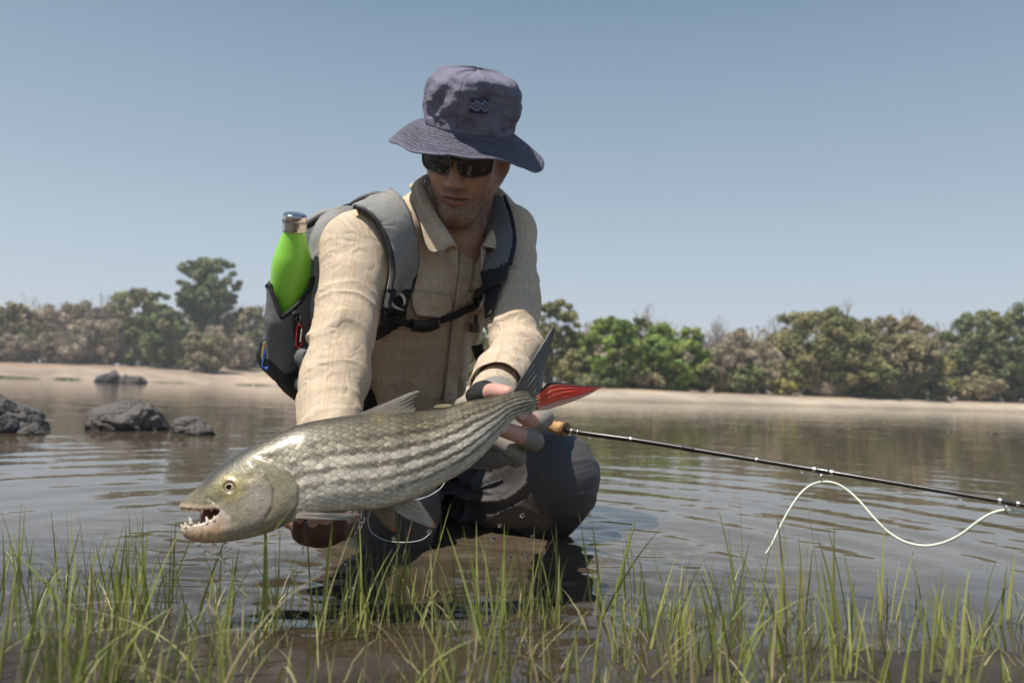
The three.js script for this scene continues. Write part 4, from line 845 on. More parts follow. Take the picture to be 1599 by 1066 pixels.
// ---- fins: thin ribbed blades between a root line and an outer edge
function finMap(c0, c1, border) {
  return dataTex(512, 256, (u, v, f) => { const ray = .5 + .5 * Math.sin(u * Math.PI * 2 * 22 + 1.5 * Math.sin(v * 6)), n = tfbm(u, v, 8, 21, 4), t = sstep(.15, 1, v + .15 * n), k = (.82 + .26 * ray) * (1 + .22 * n); for (let i = 0; i < 3; i++) f[i] = mix(c0[i], c1[i], t) * k; if (border) { const e = border(u, v, n); for (let i = 0; i < 3; i++) f[i] = mix(f[i], e[1][i], e[0]); } }, true, false);
}
const rayBump = dataTex(512, 256, (u, v, f) => { f[0] = f[1] = f[2] = .5 + .5 * Math.sin(u * Math.PI * 2 * 22 + 1.5 * Math.sin(v * 6)); }, false, false);
function fin(name, root, edge, dRoot, dEdge, map, o = {}) {
  const A = curve(root.map(([x, y, d]) => fp(x, y, d ?? dRoot))), B = curve(edge.map(([x, y, d]) => fp(x, y, d ?? dEdge)));
  const bow = o.bow ?? 0, g = sheet((u, v) => { const a = A.getPoint(u), b = B.getPoint(u); return a.lerp(b, v).addScaledVector(Dir(0, 0, 1), bow * Math.sin(Math.PI * v) + .0012 * Math.sin(u * 40) * v * (1 - v)); }, 48, 20, (u, v) => mix(o.t0 ?? .0032, .0006, Math.pow(v, .6)));
  return part(name, g, new THREE.MeshPhysicalMaterial({ map, bumpMap: rayBump, bumpScale: .00035, roughness: .5, clearcoat: .12, side: THREE.DoubleSide, transmission: o.tr ?? .15, ...(o.label ? {} : {}) }), fish);
}
const greyFin = finMap([.20, .195, .18], [.17, .165, .16], (u, v, n) => [sstep(.93, .985, v + .03 * n) * .9, [.012, .012, .012]]);
const up = fin('caudal_fin', [[796, 617], [806, 612], [818, 612], [828, 617], [833, 622]], [[866, 505], [862, 530], [856, 556], [850, 578], [846, 606]], 0, .012, greyFin, { bow: .006, tr: .1 });
up.userData.label = 'upper tail lobe, grey with dark rays';
const redFin = finMap([.85, .22, .10], [.90, .085, .075], (u, v, n) => { const top = sstep(.13, .09, u + .010 * n) * sstep(.12, .2, v), bot = sstep(.70, .90, u + .03 * n), root = sstep(.22, .02, v + .06 * n); return top > .3 ? [top, [.012, .010, .009]] : root > .5 ? [root, [.28, .22, .18]] : [bot * .95, [.80, .66, .60]]; });
const low = fin('caudal_fin', [[838, 616], [839, 624], [838, 632], [834, 638], [829, 642]], [[938, 603.5], [926, 611], [914, 617], [896, 624.5], [872, 633]], 0, .010, redFin, { bow: .004, tr: .5 });
// the upper margin of the red lobe bulges above the straight line from root to tip
low.geometry.dispose();
{
  const A = curve([[831, 622], [832, 627], [832, 632], [829, 636], [825, 639]].map(([x, y]) => fp(x, y))), top = curve([[831, 620], [846, 606], [856, 597.5], [872, 596.5], [900, 600.5], [938, 603.5]].map(([x, y]) => fp(x, y, .004))), bot = curve([[825, 640], [848, 639.5], [868, 634.5], [890, 627.5], [915, 617.5], [938, 604.5]].map(([x, y]) => fp(x, y, .004)));
  const g = sheet((u, v) => top.getPoint(v).lerp(bot.getPoint(v), u).addScaledVector(Dir(0, 0, 1), .0015 * Math.sin(Math.PI * v) * Math.sin(Math.PI * u) + .0003 * Math.sin(u * 34 + v * 5) * Math.min(1, v * 4)), 40, 40, (u, v) => mix(.0030, .0006, Math.pow(v, .5)));
  g.applyMatrix4(fish.matrixWorld.clone().invert()); low.geometry = g; low.userData.label = 'lower tail lobe, red with a black upper margin';
}
const paleFin = finMap([.40, .34, .26], [.36, .27, .20], (u, v, n) => [sstep(.78, .98, v + .08 * n) * .75, [.62, .24, .10]]);
const whiteFin = finMap([.50, .44, .37], [.62, .57, .50], (u, v, n) => [sstep(.86, .99, v + .06 * n) * .85, [.68, .28, .12]]);
const clearFin = finMap([.34, .30, .23], [.46, .42, .34]);
fin('dorsal_fin', [[556, 647], [585, 646], [615, 644], [646, 642]], [[638, 613], [655, 610], [653, 622], [649, 637]], .022, .034, clearFin, { tr: .75, t0: .0012 });
fin('adipose_fin', [[688, 637], [696, 636], [703, 634]], [[676, 635], [682, 631.5], [704, 631]], .014, .016, finMap([.30, .26, .12], [.45, .40, .20]), {});
fin('pectoral_fin', [[463, 800], [461, 804], [460, 808]], [[556, 800], [560, 804], [553, 810.5]], -.030, -.036, whiteFin, { bow: .004 });
fin('pectoral_fin', [[470, 803], [466, 806], [464, 808]], [[532, 789], [541, 795], [536, 803]], -.004, .012, finMap([.26, .17, .13], [.30, .18, .13]), {});
fin('pelvic_fin', [[606, 788], [622, 783], [637, 777]], [[637, 810], [679, 823], [654, 779]], -.012, -.020, whiteFin, { bow: .003 });
fin('pelvic_fin', [[578, 792], [592, 791], [606, 789]], [[597, 817], [615, 829], [616, 800]], .004, .012, paleFin, {});
fin('anal_fin', [[727, 731], [742, 720], [757, 704]], [[772, 731], [799, 722], [780, 706]], .004, .014, finMap([.14, .12, .10], [.19, .15, .12]), {});
// ---------------------------------------------------------------- worn by the angler: hat, sunglasses, collar, pockets, buttons
const denim = (s) => { const t = dataTex(512, 512, (u, v, f) => { const n = tfbm(u, v, 6, 13 + s, 5), w = tnoise(u, v, 256, 7), k = 1 + .34 * n + .12 * w; f[0] = .165 * k; f[1] = .162 * k; f[2] = .228 * k; }, true); t.repeat.set(1, 1); return t; };
const hatMap = denim(0);
const crownBump = dataTex(512, 512, (u, v, f) => { const k = .5 + .35 * tfbm(u, v, 7, 77, 5) + .1 * (1 - Math.abs(tnoise(u, v, 9, 79))); f[0] = f[1] = f[2] = k; });
const brimBump = dataTex(1024, 512, (u, v, f) => {                     // rings of stitching with puckers between
  const q = v * 9, c = Math.abs(q - Math.round(q)), k = .62 - .5 * Math.exp(-c * c / .012) + .30 * tnoise(u * 1, v, 160, 87) * Math.min(1, c * 4) + .25 * tfbm(u, v, 40, 97, 3); f[0] = f[1] = f[2] = k;
});
const hatMat = matte(1, 1, 1, { map: hatMap, bumpMap: crownBump, bumpScale: .008, roughness: .9 });
const brimMat = matte(1, 1, 1, { map: hatMap, bumpMap: brimBump, bumpScale: .005, roughness: .9 });
{
  const tilt = new THREE.Quaternion().setFromAxisAngle(HX, -2 * Math.PI / 180).multiply(new THREE.Quaternion().setFromAxisAngle(HZ, -4.5 * Math.PI / 180));
  const hx = HX.clone().applyQuaternion(tilt), hy = HY.clone().applyQuaternion(tilt), hz = HZ.clone().applyQuaternion(tilt), ho = headAt(.001, .050, -.006);
  const at = (a, b, c) => ho.clone().addScaledVector(hx, a).addScaledVector(hy, b).addScaledVector(hz, c);
  const RX = .0870, RZ = .1050;
  const prof = [[0, 1.0, 0], [.12, 1.0, .012], [.3, .99, .034], [.5, .965, .058], [.66, .925, .080], [.74, .885, .094], [.79, .82, .104], [.84, .70, .1105], [.92, .4, .115], [1, 0, .117]];
  const crown = (u, v) => {
    const t = u * 2 * Math.PI, c = Math.sin(t), s = Math.cos(t);         // u = 0 faces forward, .25 to the right of the photo
    const k = lerpList(prof.map((p) => [p[0], p[1]]), v), h = .94 * lerpList(prof.map((p) => [p[0], p[2]]), v), m = Math.min(1, v * 6) * sstep(1.0, .8, v);
    const dent = .010 * noise(c * 1.9 + 4, h * 18, s * 1.9) + .006 * noise(c * 4, h * 40, s * 4 + 7) + .0045 * (1 - Math.abs(noise(c * 5.5, h * 60 + c * 2, s * 5.5)));
    const r = k + dent / .1 * m, seam = -.0012 * Math.exp(-Math.pow((v - .745) / .012, 2)) + .0014 * Math.exp(-Math.pow((v - .70) / .02, 2)) - .0016 * Math.exp(-Math.pow((v - .035) / .012, 2));
    return at(c * (RX * r + seam), h + .006 * noise(c * 2.2 + 8, 2, s * 2.2) * sstep(.5, .8, v), s * (RZ * r + seam));
  };
  const hat = new THREE.Group(); hat.name = 'hat'; person.add(hat);
  const cg = sheet(crown, 160, 80, .0022, [4, 1]);
  part('crown', cg, hatMat, hat);
  const drop = [[0, 32], [30, 36], [60, 46], [85, 40], [105, 26], [140, 20], [180, 18], [220, 18], [255, 12], [290, 20], [325, 34], [360, 34]], len = [[0, .066], [60, .070], [95, .081], [140, .070], [220, .068], [270, .070], [320, .065], [360, .066]];
  const brim = (u, v) => {
    const deg = u * 360 % 360, t = u * 2 * Math.PI, c = Math.sin(t), s = Math.cos(t), L = lerpList(len, deg) * v, wav = .012 * Math.sin(2 * t + .7) * v * v + .010 * noise(c * 2.5, v, s * 2.5 + 3) * v;
    const a = lerpList(drop, deg) * Math.PI / 180, bend = (deg > 225 && deg < 300 ? 1 : 0) * Math.pow(Math.sin((deg - 225) / 75 * Math.PI), 2), curl = bend * .022 * v * v * v;
    return at(c * (RX + L * Math.cos(a) - bend * .008 * v * v * v), .001 - L * Math.sin(a) + wav - curl, s * (RZ + L * Math.cos(a)));
  };
  part('brim', sheet(brim, 200, 40, .0032, [1, 1]), brimMat, hat);
  part('brim_hem', tubeR(Array.from({ length: 81 }, (_, i) => brim(i / 80 % 1 === 0 ? i / 80 : i / 80, 1)), () => .0021, 300, 8), brimMat, hat);
  part('hat_band_seam', tubeR(Array.from({ length: 61 }, (_, i) => crown(i / 60, .02)), () => .0016, 240, 6), hatMat, hat);
  // eyelet and embroidered emblem: two stacked wave bars on the front of the crown
  const navy = matte(.030, .040, .095, { roughness: .6 }), bl = matte(.26, .33, .50, { roughness: .6 });
  const onCrown = (a, b, o) => { const u = a / (2 * Math.PI * .101), v = lerpList(prof.map((p) => [p[2], p[0]]), b), q = crown((u + 1) % 1, v), n = q.clone().sub(at(0, b, 0)).addScaledVector(hy, -q.clone().sub(at(0, b, 0)).dot(hy)).normalize(); return q.addScaledVector(n, o); };
  const bar = (y0, flip, mat, sc, o) => {                               // outline along a wave: straight outer side, curling inner side
    const N = 24, straight = (t) => [mix(-.0205, .0205, t), flip * .0135], wave = (t) => { const k = t * 2, w = Math.abs(k - Math.floor(k) - .5) * 2; return [mix(-.020, .020, t) + flip * .0022 * Math.sin(k * Math.PI * 2), flip * (.0058 - .0030 * Math.sin(k * Math.PI * 2 + .6))]; };
    const x0 = .040;
    return sheet((u, v) => { const A = straight(u), B = wave(u), a = mix(A[0], B[0], v) * sc, b = mix(A[1], B[1], v); const edge = Math.sin(Math.PI * v) ** .5; return onCrown(x0 + a, y0 + b, .0012 + o + .0012 * edge); }, N * 2, 8, .0016);
  };
  for (const f of [1, -1]) { const e = part('emblem', bar(.062, f, navy, 1, 0), navy, hat); part('emblem_edge', tubeR(Array.from({ length: 30 }, (_, i) => { const t = i / 29, k = t * 2; return onCrown(.040 + mix(-.020, .020, t) + f * .0022 * Math.sin(k * Math.PI * 2), .062 + f * (.0058 - .0030 * Math.sin(k * Math.PI * 2 + .6)), .0028); }), () => .0011, 60, 6), bl, e); }
  const ey = onCrown(-.098, .062, .0); const ring = new THREE.TorusGeometry(.0035, .0011, 8, 20); ring.lookAt(V(-1, .2, .4)); ring.translate(ey.x, ey.y, ey.z); part('eyelet', ring, matte(.08, .08, .1, { roughness: .4, metalness: .6 }), hat);
}
{ // sunglasses: tortoise frame, two dark lenses that mirror the shore, temples to the ears
  const g = new THREE.Group(); g.name = 'sunglasses'; person.add(g);
  const frameMat = new THREE.MeshPhysicalMaterial({ color: new THREE.Color().setRGB(.045, .022, .014), roughness: .18, clearcoat: .8 }), lensMat = new THREE.MeshPhysicalMaterial({ color: new THREE.Color().setRGB(.012, .008, .006), roughness: .04, ior: 1.75 });
  const out = (s, t, k) => { const a = t * 2 * Math.PI, c = Math.cos(a), d = Math.sin(a), e = 2 / 3.2; return [s * .0370 + Math.sign(c) * Math.pow(Math.abs(c), e) * .0300 * k, .005 + Math.sign(d) * Math.pow(Math.abs(d), e) * (d < 0 ? .0240 : .0175) * k + .0015 * Math.sign(c) * s]; };
  const wrap = (a, b, o = 0) => headAt(a, b, .1015 + o - a * a * 5.2 - (b < 0 ? -b * .08 : 0));
  for (const s of [-1, 1]) {
    part('lens', sheet((u, v) => { const [a, b] = out(s, u, Math.max(.02, v)); return wrap(a, b, -.001); }, 40, 8, .0018), lensMat, g);
    part('frame', tubeR(Array.from({ length: 41 }, (_, i) => { const [a, b] = out(s, i / 40, 1.03); return wrap(a, b); }), () => .0024, 90, 8), frameMat, g);
    part('temple', tubeR([wrap(s * .066, .012), headAt(s * .075, .012, .06), headAt(s * .0815, .010, .01), headAt(s * .083, -.004, -.025)], () => .0026, 30, 8), frameMat, g);
  }
  part('bridge', tubeR([wrap(-.008, .008, .001), wrap(0, .011, .003), wrap(.008, .008, .001)], () => .0026, 16, 8), frameMat, g);
}
// ---- points on the clothes, found along the sight line through a photo pixel
const onShirt = (x, y, out = .003) => { const q = march(shirtD, x, y, 1.0, 2.2); if (!q) return null; return q.addScaledVector(grad(shirtD, q, .012), out); };
const spread = (list, n) => { const c = curve(list.map(([x, y, d]) => V(x, y, d ?? 0))); return Array.from({ length: n + 1 }, (_, i) => c.getPoint(i / n)); };
// a cloth panel laid on the shirt between two edge lines given in photo pixels
function patch(name, left, right, mat, parent, o = {}) {
  const nu = o.nu ?? 24, nv = o.nv ?? 8, A = spread(left, nu), B = spread(right, nu), pts = []; let last = null;
  for (let i = 0; i <= nu; i++) for (let j = 0; j <= nv; j++) { const x = mix(A[i].x, B[i].x, j / nv), y = mix(A[i].y, B[i].y, j / nv), lift = (o.out ?? .004) + (o.puff ?? 0) * Math.sin(Math.PI * j / nv) + (o.flare ? o.flare(i / nu, j / nv) : 0); const q = onShirt(x, y, lift) ?? (last ? last.clone() : P(x, y, 1.5)); last = q; pts.push(q); }
  for (let k = 0; k < 2; k++) { const c = pts.map((q) => q.clone()); for (let i = 0; i <= nu; i++) for (let j = 0; j <= nv; j++) { const s = V(); let n = 0; for (const [a, b] of [[1, 0], [-1, 0], [0, 1], [0, -1]]) { const I = i + a, K = j + b; if (I < 0 || K < 0 || I > nu || K > nv) continue; s.add(c[I * (nv + 1) + K]); n++; } if (n === 4) pts[i * (nv + 1) + j].lerp(s.multiplyScalar(1 / n), .5); } }
  const L = A[0].distanceTo(A[nu]) / 800, W = A[0].distanceTo(B[0]) / 800;
  return part(name, sheet((u, v) => pts[Math.round(u * nu) * (nv + 1) + Math.round(v * nv)], nu, nv, o.t ?? .0022, [Math.max(.05, L), Math.max(.02, W)]), mat, parent);
}
{ // collar: folded leaf from the stand round the neck down to the points
  const top = [[713, 386, 1.468], [702, 366, 1.475], [684, 338, 1.490], [668, 305, 1.525], [662, 280, 1.58], [690, 262, 1.66], [740, 268, 1.69], [782, 300, 1.67], [782, 335, 1.60], [764, 364, 1.535], [752, 386, 1.49]];
  const edge = [[706, 382, 1.462], [673, 392, 1.455], [655, 345, 1.475], [643, 300, 1.53], [640, 288, 1.60], [684, 280, 1.72], [745, 286, 1.745], [806, 318, 1.71], [806, 352, 1.62], [791, 389, 1.545], [760, 384, 1.492]];
  const A = curve(top.map((q) => P(...q))), B = curve(edge.map((q) => P(...q)));
  part('collar', sheet((u, v) => { const a = A.getPoint(u), b = B.getPoint(u); return a.lerp(b, v).addScaledVector(Dir(0, .3, 1).normalize(), .007 * Math.sin(Math.PI * Math.min(1, v * 1.25)) + .0022 * noise(u * 11, v * 3, 2)); }, 70, 12, .0024, [.42, .055]), shirtMat, person);
  part('collar_stand', sheet((u, v) => { const a = A.getPoint(u), d = P(722, 372, 1.58).sub(a); return a.clone().addScaledVector(d.normalize(), .003).addScaledVector(Dir(0, -1, 0), v * .045); }, 60, 6, .002, [.42, .04]), shirtMat, person);
}
patch('placket', [[716, 398], [712, 440], [703, 500], [697, 560], [689, 622]], [[738, 396], [733, 440], [722, 500], [716, 560], [708, 622]], shirtMat, person, { out: .0062, nv: 5, t: .003 });
patch('pocket_flap', [[640, 452], [642, 474], [646, 487]], [[700, 460], [700, 480], [697, 492]], shirtMat, person, { out: .007, nu: 12, nv: 14, t: .003, flare: (u) => .009 * u * u });
patch('pocket_flap', [[727, 456], [728, 472], [728, 486]], [[762, 452], [762, 470], [762, 484]], shirtMat, person, { out: .007, nu: 10, nv: 10, t: .003, flare: (u) => .008 * u * u });
patch('shoulder_seam', [[634, 330], [640, 380], [641, 430]], [[639, 328], [645, 380], [646, 430]], shirtMat, person, { out: .0022, nv: 3 });
{
  const m = new THREE.MeshPhysicalMaterial({ color: new THREE.Color().setRGB(.52, .46, .36), roughness: .35, metalness: .3 });
  for (const [x, y] of [[708, 383], [762, 379], [724, 430], [714, 472], [706, 503], [703, 571], [698, 610]]) { const q = onShirt(x, y, .008); if (!q) continue; const n = grad(shirtD, q, .02), g = new THREE.CylinderGeometry(.0050, .0056, .0028, 20); g.applyQuaternion(new THREE.Quaternion().setFromUnitVectors(V(0, 1, 0), n)); g.translate(q.x, q.y, q.z); const b = part('snap_button', g, m, person); const t = new THREE.TorusGeometry(.0036, .0008, 6, 18); t.applyQuaternion(new THREE.Quaternion().setFromUnitVectors(V(0, 0, 1), n)); const e = q.clone().addScaledVector(n, .0014); t.translate(e.x, e.y, e.z); part('ring', t, m, b); }
}
// ---------------------------------------------------------------- backpack
const heather = (r, g, b, s) => dataTex(512, 512, (u, v, f) => { const k = 1 + .22 * tnoise(u, v, 256, s) + .15 * tnoise(u, v, 128, s + 1) + .12 * tfbm(u, v, 5, s + 2, 4); f[0] = r * k; f[1] = g * k; f[2] = b * k; }, true);
const packGrey = matte(1, 1, 1, { map: heather(.27, .268, .26, 3), bumpMap: clothBump, bumpScale: .004, roughness: .85 }); packGrey.map.repeat.set(8, 8);
const packDark = matte(1, 1, 1, { map: heather(.155, .162, .168, 5), bumpMap: clothBump, bumpScale: .004, roughness: .8 }); packDark.map.repeat.set(8, 8);
const packBlack = matte(.014, .014, .016, { roughness: .7, bumpMap: clothBump, bumpScale: .003 });
const webMat = matte(.012, .012, .014, { roughness: .6 });
const pack = thing('backpack', 'grey and black backpack worn on the angler\'s back with a bottle in its side pocket', 'backpack', torsoAt(0, .1, -.25));
// the pack hangs behind the torso and swings out to the left of the photo
const pk = (x, y, d) => P(x, y, d);
const pkC = P(535, 478, 1.66), pY = P(560, 345, 1.60).sub(P(492, 610, 1.68)).normalize(), pXr = Dir(.80, 0, .60), pX = pXr.clone().addScaledVector(pY, -pXr.dot(pY)).normalize(), pZ = pX.clone().cross(pY).normalize();
const pkL = (x, y, z) => { const a = x - pkC.x, b = y - pkC.y, c = z - pkC.z; return [a * pX.x + b * pX.y + c * pX.z, a * pY.x + b * pY.y + c * pY.z, a * pZ.x + b * pZ.y + c * pZ.z]; };
function packD(x, y, z) {
  const [a, b, c] = pkL(x, y, z), t = b / .20, w = .125 - .020 * t * t * Math.sign(t) * (t > 0 ? 1 : 1.5), dp = .105 - .028 * Math.max(0, t);
  const qx = Math.abs(a) - w + .05, qy = Math.abs(b) - .205 + .06, qz = Math.abs(c) - dp + .05;
  let d = Math.hypot(Math.max(qx, 0), Math.max(qy, 0), Math.max(qz, 0)) + Math.min(Math.max(qx, qy, qz), 0) - .055;
  if (d < .04) d -= .006 * noise(x * 12, y * 12, z * 12) + .007 * (1 - Math.abs(noise(x * 9 + 3, y * 16, z * 9))) * sstep(.1, -.1, b) - .004;
  return d;
}
{
  const lo = pkC.clone().subScalar(.33), hi = pkC.clone().addScalar(.33), g = net(packD, lo, hi, .0065), chart = { chart: () => 0, uv: (c, x, y, z) => { const [a, b, e] = pkL(x, y, z); return [a + e, b]; } };
  const cutB = (f) => { const idx = g.index.array, p = g.attributes.position.array, o = []; for (let t = 0; t < idx.length; t += 3) { const i = idx[t] * 3, [a, b, c] = pkL(p[i], p[i + 1], p[i + 2]); if (f(a, b, c)) o.push(idx[t], idx[t + 1], idx[t + 2]); } const q = new THREE.BufferGeometry(); q.setAttribute('position', g.attributes.position.clone()); q.setAttribute('normal', g.attributes.normal.clone()); q.setIndex(o); return unwrap(q, chart); };
  const base = (a, b, c) => b < -.135 + .1 * (c - .02), lid = (a, b, c) => b > .115 + .25 * (c + .05);
  part('main_compartment', cutB((a, b, c) => !base(a, b, c) && !lid(a, b, c)), packDark, pack);
  part('base_panel', cutB(base), packBlack, pack);
  part('lid_panel', cutB(lid), packGrey, pack);
}
// side pocket: a loose shell whose V shaped rim holds the bottle
const botA = P(459, 352, 1.42), botB = P(450, 498, 1.475), bAx = botB.clone().sub(botA).normalize(), bX = Dir(1, 0, .1).addScaledVector(bAx, -Dir(1, 0, .1).dot(bAx)).normalize(), bZ = bX.clone().cross(bAx).normalize(); if (bZ.dot(Dir(0, 0, 1)) < 0) bZ.negate();
{
  const top = [[-80, 452], [-40, 442], [0, 486], [40, 462], [80, 430], [130, 420], [180, 430], [230, 440], [280, 452]];
  const rim = (deg) => lerpList(top, deg), c0 = (y) => [lerpList([[420, 455], [500, 453], [560, 455], [600, 462], [625, 470]], y), lerpList([[420, 1.445], [500, 1.457], [600, 1.52], [625, 1.55]], y), lerpList([[420, .0425], [450, .044], [500, .0455], [560, .044], [590, .036], [612, .024], [626, .008]], y)];
  const shell = (u, v) => {
    const deg = mix(-80, 280, u), y0 = rim(deg), y = mix(y0, 626, v), [cx, d, r] = c0(y), t = (deg - 0) * Math.PI / 180, k = 1 + .06 * noise(Math.cos(t) * 2, y * .03, Math.sin(t) * 2) * (1 + v);
    return P(cx, y, d).addScaledVector(bX, Math.sin(t) * r * k).addScaledVector(bZ, Math.cos(t) * r * k * .95);
  };
  part('side_pocket', sheet(shell, 96, 40, .003, [.28, .2]), packDark, pack);
  part('pocket_rim', tubeR(Array.from({ length: 73 }, (_, i) => shell(i / 72, 0)), () => .0042, 200, 8), packBlack, pack);
  part('pocket_base', sheet((u, v) => { const q = shell(u, mix(.62, 1, v)), [cx, d] = c0(mix(rim(mix(-80, 280, u)), 626, mix(.62, 1, v))); const o = P(cx, 560, d); return q.addScaledVector(V(q.x - o.x, 0, q.z - o.z).normalize(), .003); }, 96, 16, .002, [.28, .08]), packBlack, pack);
  part('pocket_strip', tubeR([[460, 486], [462, 510], [466, 540], [467, 575], [470, 605]].map(([x, y]) => { const [cx, d, r] = c0(y); return P(x, y, d - r * 1.02); }), () => .0065, 30, 8), packBlack, pack);
  // hanging pouch of slack cloth beside the strip
  part('slack_pouch', tubeR([[478, 545, 1.44], [479, 570, 1.43], [476, 592, 1.44], [470, 606, 1.46]].map((q) => P(...q)), (t) => .018 + .006 * Math.sin(t * 9) - .012 * Math.pow(t, 4), 40, 14), packDark, pack);
}
// top of the pack: carry handle and the folded load-lifter by the shoulder
part('carry_handle', tubeR([[540, 330, 1.60], [553, 318, 1.585], [570, 309, 1.58], [590, 304, 1.58], [606, 308, 1.57]].map((q) => P(...q)), () => .0075, 40, 10), webMat, pack);
part('top_zip', tubeR([[478, 352, 1.52], [498, 340, 1.535], [522, 331, 1.56], [545, 322, 1.58]].map((q) => P(...q)), () => .0075, 40, 10), packBlack, pack);
part('side_panel', sheet((u, v) => { const a = curve([[500, 338, 1.52], [484, 372, 1.50], [482, 430, 1.49], [486, 520, 1.47]].map((q) => P(...q))).getPoint(u), b = curve([[560, 322, 1.50], [520, 352, 1.47], [503, 400, 1.45], [498, 500, 1.43]].map((q) => P(...q))).getPoint(u); return a.lerp(b, v).addScaledVector(Dir(-.3, .3, 1).normalize(), .016 * Math.sin(Math.PI * v) + .003 * noise(u * 9, v * 5, 1)); }, 30, 12, .004, [.25, .06]), packGrey, pack);
// shoulder straps, lying on the shirt
function strap(name, L, R, mat, o) { return patch(name, L, R, mat, pack, o); }
const over = (list) => list.map((q) => P(...q));
{
  // right strap (left in the photo): wide grey padding with black binding, from the pack over the shoulder to the label
  const Lp = [[556, 334], [574, 342], [590, 362], [600, 392], [602, 425], [597, 455]], Rp = [[612, 306], [626, 322], [636, 350], [641, 385], [642, 420], [638, 455]];
  const sp = strap('shoulder_strap', Lp, Rp, packGrey, { out: .013, puff: .004, t: .012, nu: 30, nv: 10 }); sp.userData.label = 'wide grey padded strap on the sunlit shoulder';
  part('strap_over_shoulder', sheet((u, v) => { const back = [P(548, 336, 1.56), P(612, 304, 1.62)], a = onShirt(558, 337, .013) ?? P(558, 336, 1.45), b = onShirt(613, 309, .013) ?? P(612, 308, 1.55); return a.clone().lerp(b, v).lerp(back[0].clone().lerp(back[1], v), u).addScaledVector(Dir(0, 1, 0), .012 * Math.sin(Math.PI * u)); }, 10, 8, .012, [.08, .07]), packGrey, pack);
  part('strap_binding', tubeR(Lp.map(([x, y]) => onShirt(x - 2, y, .016)).filter(Boolean), () => .0045, 60, 8), packBlack, pack);
  part('strap_binding', tubeR(Rp.slice(1).map(([x, y]) => onShirt(x + 1, y, .014)).filter(Boolean), () => .0030, 60, 8), packBlack, pack);
  strap('strap_label', [[597, 450], [593, 466], [589, 484]], [[638, 450], [635, 466], [631, 484]], packBlack, { out: .016, t: .012, nu: 10, nv: 10 });
  // white cresting wave mark on the label
  const sw = [[607, 449, .4], [616, 450.5, 1.6], [623, 454.5, 3.0], [627.5, 461, 3.8], [628, 467, 2.4], [626, 471, .5]], sw2 = [[611, 458.5, .8], [611, 464, 3.0], [614.5, 470, 3.6], [620.5, 474.5, 2.8], [628, 478, .5]];
  const wm = matte(.80, .80, .80, { roughness: .5 }), wave = (l) => { const c = curve(l.map(([x, y, w]) => V(x, y, w))); return sheet((u, v) => { const q = c.getPoint(u), t = c.getTangent(u), n = Math.hypot(t.x, t.y) || 1; const x = q.x - t.y / n * (v - .5) * q.z, y = q.y + t.x / n * (v - .5) * q.z; const s = march(shirtD, x, y, 1, 2.2); return s ? s.addScaledVector(grad(shirtD, s, .025), .0262) : P(x, y, 1.45); }, 30, 4, .0012); };
  const mk = part('wave_mark', wave(sw), wm, pack); part('wave_mark', wave(sw2), wm, pack);
  strap('lower_strap', [[592, 484], [590, 505], [588, 528]], [[633, 482], [628, 500], [604, 516]], webMat, { out: .012, t: .006, nu: 14, nv: 8 });
  // left strap (right in the photo): in the shade of the hat
  const L2 = [[764, 316], [764, 350], [763, 385], [762, 432]], R2 = [[784, 318], [795, 350], [799, 385], [794, 424]];
  const s2 = strap('shoulder_strap', L2, R2, packDark, { out: .013, puff: .003, t: .010, nu: 24, nv: 8 }); s2.userData.label = 'dark grey strap shaded by the head';
  part('strap_binding', tubeR([[786, 316], [797, 348], [801, 386], [797, 420]].map(([x, y]) => onShirt(x, y, .014)).filter(Boolean), () => .0050, 40, 8), packBlack, pack);
  strap('strap_label', [[761, 430], [764, 446], [766, 460]], [[797, 420], [792, 436], [786, 450]], packBlack, { out: .014, t: .010, nu: 8, nv: 8 });
  strap('lower_strap', [[766, 446], [764, 470], [764, 500]], [[790, 438], [782, 462], [772, 494]], webMat, { out: .010, t: .004, nu: 12, nv: 6 });
  // webbing tail that hangs free in the gap under the arm
  part('webbing_tail', sheet((u, v) => { const q = curve([P(744, 538, 1.62), P(749, 558, 1.60), P(757, 584, 1.58)]).getPoint(u); return q.addScaledVector(Dir(1, .2, .3), (v - .5) * mix(.024, .006, u * u)); }, 14, 4, .002), webMat, pack);
  // chest strap with its buckle
  const cs = [[604, 488], [624, 496], [652, 502], [672, 497], [700, 486], [728, 474], [752, 464], [770, 452]];
  strap('chest_strap', cs.map(([x, y]) => [x, y - 5.5]), cs.map(([x, y]) => [x, y + 5.5]), webMat, { out: .017, t: .003, nu: 40, nv: 3 });
  strap('buckle', [[638, 491], [655, 494], [674, 489]], [[638, 507], [655, 510], [676, 504]], new THREE.MeshPhysicalMaterial({ color: new THREE.Color().setRGB(.012, .012, .013), roughness: .35 }), { out: .020, t: .008, puff: .003, nu: 12, nv: 6 });
  strap('strap_keeper', [[733, 460], [742, 458], [756, 452]], [[737, 476], [746, 474], [760, 470]], webMat, { out: .014, t: .006, nu: 6, nv: 5 });
  strap('strap_end', [[738, 476], [736, 490], [735, 502]], [[743, 475], [742, 490], [741, 502]], webMat, { out: .009, t: .002, nu: 8, nv: 3 });
  strap('end_clip', [[729, 501], [728, 508], [728, 514]], [[743, 501], [743, 508], [743, 513]], matte(.07, .065, .055, { roughness: .5 }), { out: .011, t: .004, nu: 4, nv: 4 });
}
